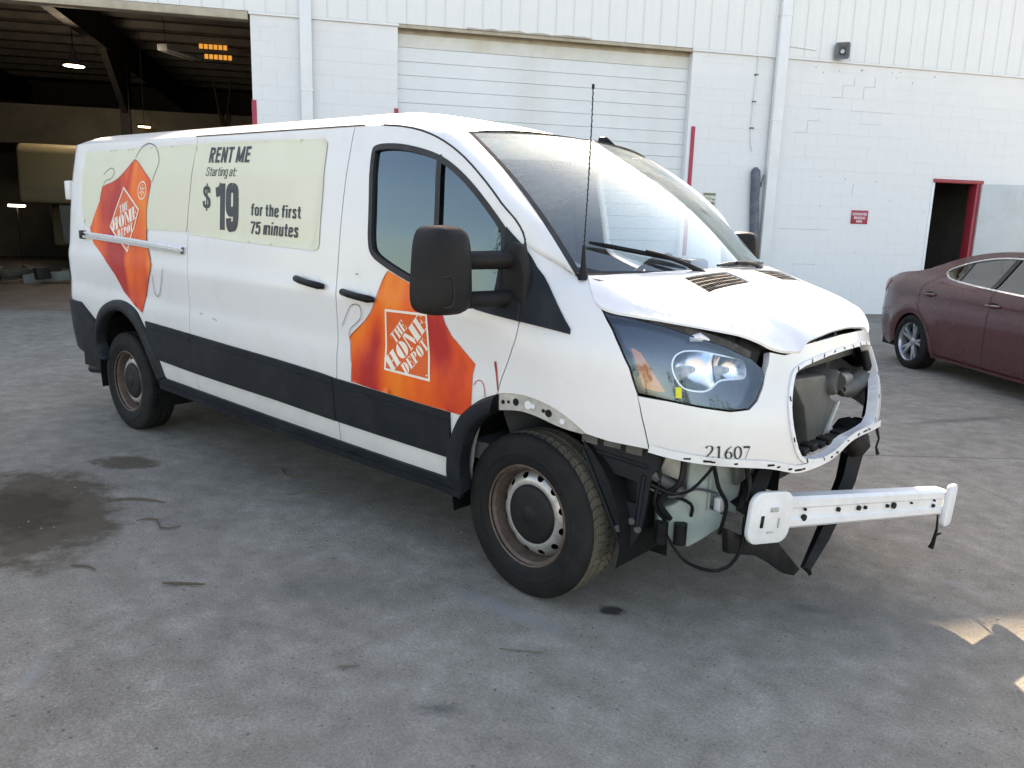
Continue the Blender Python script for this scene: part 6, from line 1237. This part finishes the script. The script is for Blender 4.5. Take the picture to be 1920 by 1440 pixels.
for k in range(5):
    for d_ in (-.16, .16):
        a = 2 * math.pi * k / 5 + .35; p0 = (math.cos(a + d_ * .5) * .045, math.sin(a + d_ * .5) * .045); p1 = (math.cos(a + d_) * .215, math.sin(a + d_) * .215)
        dx, dz = p1[0] - p0[0], p1[1] - p0[1]; l = math.hypot(dx, dz); nx, nz = -dz / l, dx / l
        cs_.add([(p0[0] + nx * .018, -.060, p0[1] + nz * .018), (p0[0] - nx * .018, -.060, p0[1] - nz * .018), (p1[0] - nx * .013, -.080, p1[1] - nz * .013), (p1[0] + nx * .013, -.080, p1[1] + nz * .013), (p0[0] + nx * .022, -.02, p0[1] + nz * .022), (p0[0] - nx * .022, -.02, p0[1] - nz * .022), (p1[0] - nx * .017, -.04, p1[1] - nz * .017), (p1[0] + nx * .017, -.04, p1[1] + nz * .017)], [(0, 1, 2, 3), (0, 4, 5, 1), (1, 5, 6, 2), (2, 6, 7, 3), (3, 7, 4, 0), (4, 7, 6, 5)])
cs_.lathe([(0, -.07), (.03, -.068), (.052, -.058), (.056, -.02), (0, -.02)], 24); CS = cs_.mesh('spokes', C_RIM, smooth=40, bevel=.003)
cb_ = MB(); cb_.lathe([(0, .0), (.21, .0)], 24); cb_.lathe([(.06, -.02), (.15, -.02), (.15, -.005)], 32); CB = cb_.mesh('brake_disc', V_BLACK)
for sg in (-1, 1):
    for xx in (0, 2.73):
        w_ = bpy.data.objects.new('wheel', None); COL.objects.link(w_); w_.parent = CAR; w_.location = (xx, sg * .80, .316); w_.rotation_euler = (0, .3, 0 if sg < 0 else math.pi)
        for nm, me in (('tyre', CT), ('rim_ring', CR_), ('spokes', CS), ('brake_disc', CB)): link_mesh(nm, me, w_)

# ------------------------------------------------------------------ litter on the yard
M_twig = mat('dry_twig', (.10, .075, .05), .85, var=.3, scale=40); M_pale = mat('pale_straw', (.13, .115, .07), .8, var=.2, scale=40)
tw = [((-2.35, -1.72), (-2.10, -1.52), .006, M_twig, 'curved bare twig lying beside the brown oil stain', .04), ((-1.62, -2.18), (-1.50, -2.12), .004, M_twig, 'short bent twig on the concrete below the oil stain', .02),
      ((-1.17, -1.98), (-1.03, -1.86), .006, M_twig, 'straight brown stick lying left of centre on the concrete', .0), ((-1.95, -1.74), (-1.72, -1.62), .005, M_twig, 'crumpled dark string near the oil stain', .05),
      ((-2.28, -.80), (-1.98, -.72), .005, M_twig, 'thin wavy twig in the shade beside the van sill', .05), ((-1.75, -.98), (-1.62, -.78), .003, M_pale, 'fine kinked stem on the concrete beside the van', .04),
      ((.22, -1.37), (.36, -1.28), .002, M_pale, 'thin green grass blade on the concrete in front of the wheel', .0), ((-.11, -1.86), (-.06, -1.80), .003, M_pale, 'tiny dry stalk on the concrete in the lower middle', .0)]
for (a, b, r_, m_, lab, bend) in tw:
    a, b = np.array(a), np.array(b); d = b - a; nn = np.array([-d[1], d[0]]) / np.hypot(*d); pts = []
    for t_ in np.linspace(0, 1, 7): q_ = a + d * t_ + nn * bend * math.sin(math.pi * t_ * (2 if bend > .045 else 1)); pts.append((q_[0] - a[0], q_[1] - a[1], r_ + .003))
    mb = MB(); mb.tube(pts, [r_ * .6, r_, r_, r_, r_ * .9, r_ * .8, r_ * .5], 6)
    tag(mb.build('twig', m_, None, (a[0], a[1], .001), smooth=60), lab, 'twig', 'twigs on the yard')
peb = MB(); rp = random.Random(2)
for k in range(520):
    x, y = rp.uniform(-4.5, 3.0), rp.uniform(-3.0, 3.5); r_ = rp.choice([.003, .004, .004, .005, .007]); h = r_ * rp.uniform(.5, .8); n_ = 6
    ring_ = [(x + r_ * rp.uniform(.7, 1.2) * math.cos(2 * math.pi * i / n_), y + r_ * rp.uniform(.7, 1.2) * math.sin(2 * math.pi * i / n_), .0015) for i in range(n_)]
    peb.add(ring_ + [(x, y, .002 + h)], [(i, (i + 1) % n_, n_) for i in range(n_)])
tag(peb.build('grit', mat('grit_stone', (.22, .215, .20), .9, var=.45, scale=9), smooth=0), 'loose pale and dark grit scattered over the concrete', 'grit', kind='stuff')

# ------------------------------------------------------------------ trees across the yard, mirrored in the van's glass
M_leaf = mat('leaf_green', (.055, .085, .03), .6, var=.4, scale=2.0); M_bark = mat('bark', (.10, .08, .06), .9, var=.3, scale=8)
rt_ = random.Random(31)
def tree(x, y, h, label, seed):
    r = random.Random(seed); T = empty('shade_tree', (x, y, 0), 0, label, 'tree', 'trees across the yard')
    q = MB(); q.tube([(0, 0, -.05), (.05, 0, h * .25), (.0, .1, h * .5), (.1, .1, h * .75)], [.22, .18, .13, .05], 8)
    for k in range(6): a = r.uniform(0, 6.28); z0 = h * r.uniform(.3, .55); q.tube([(0, 0, z0), (math.cos(a) * h * .15, math.sin(a) * h * .15, z0 + h * .15), (math.cos(a) * h * .28, math.sin(a) * h * .28, z0 + h * .22)], [.08, .05, .02], 6)
    q.build('trunk', M_bark, T, smooth=60); c = MB()
    cl = [(r.gauss(0, h * .18), r.gauss(0, h * .18), h * .62 + r.gauss(0, h * .15), h * r.uniform(.08, .17)) for _ in range(16)]
    for (cx, cy, cz, cr) in cl:
        for _ in range(90):
            v = WV((r.gauss(0, 1), r.gauss(0, 1), r.gauss(0, 1))).normalized() * cr * r.uniform(.55, 1.05); p_ = WV((cx, cy, cz)) + v; a = WV((r.gauss(0, 1), r.gauss(0, 1), r.gauss(0, .6))).normalized(); b = a.orthogonal().normalized(); s_ = r.uniform(.09, .17)
            c.add([p_ - a * s_, p_ + b * s_ * .6, p_ + a * s_, p_ - b * s_ * .6], [(0, 1, 2, 3)])
    c.build('crown', M_leaf, T, smooth=0, recalc=False)
for i, (x, y, h) in enumerate(((-14, -24, 6.5), (-7, -27, 7.5), (1, -25, 6.0), (9, -23, 7.0), (17, -17, 6.5), (22, -8, 7.0))):
    tree(x, y, h, ('leftmost', 'second', 'third', 'fourth', 'fifth', 'rightmost')[i] + ' green tree of the row across the yard behind the viewer', 50 + i)
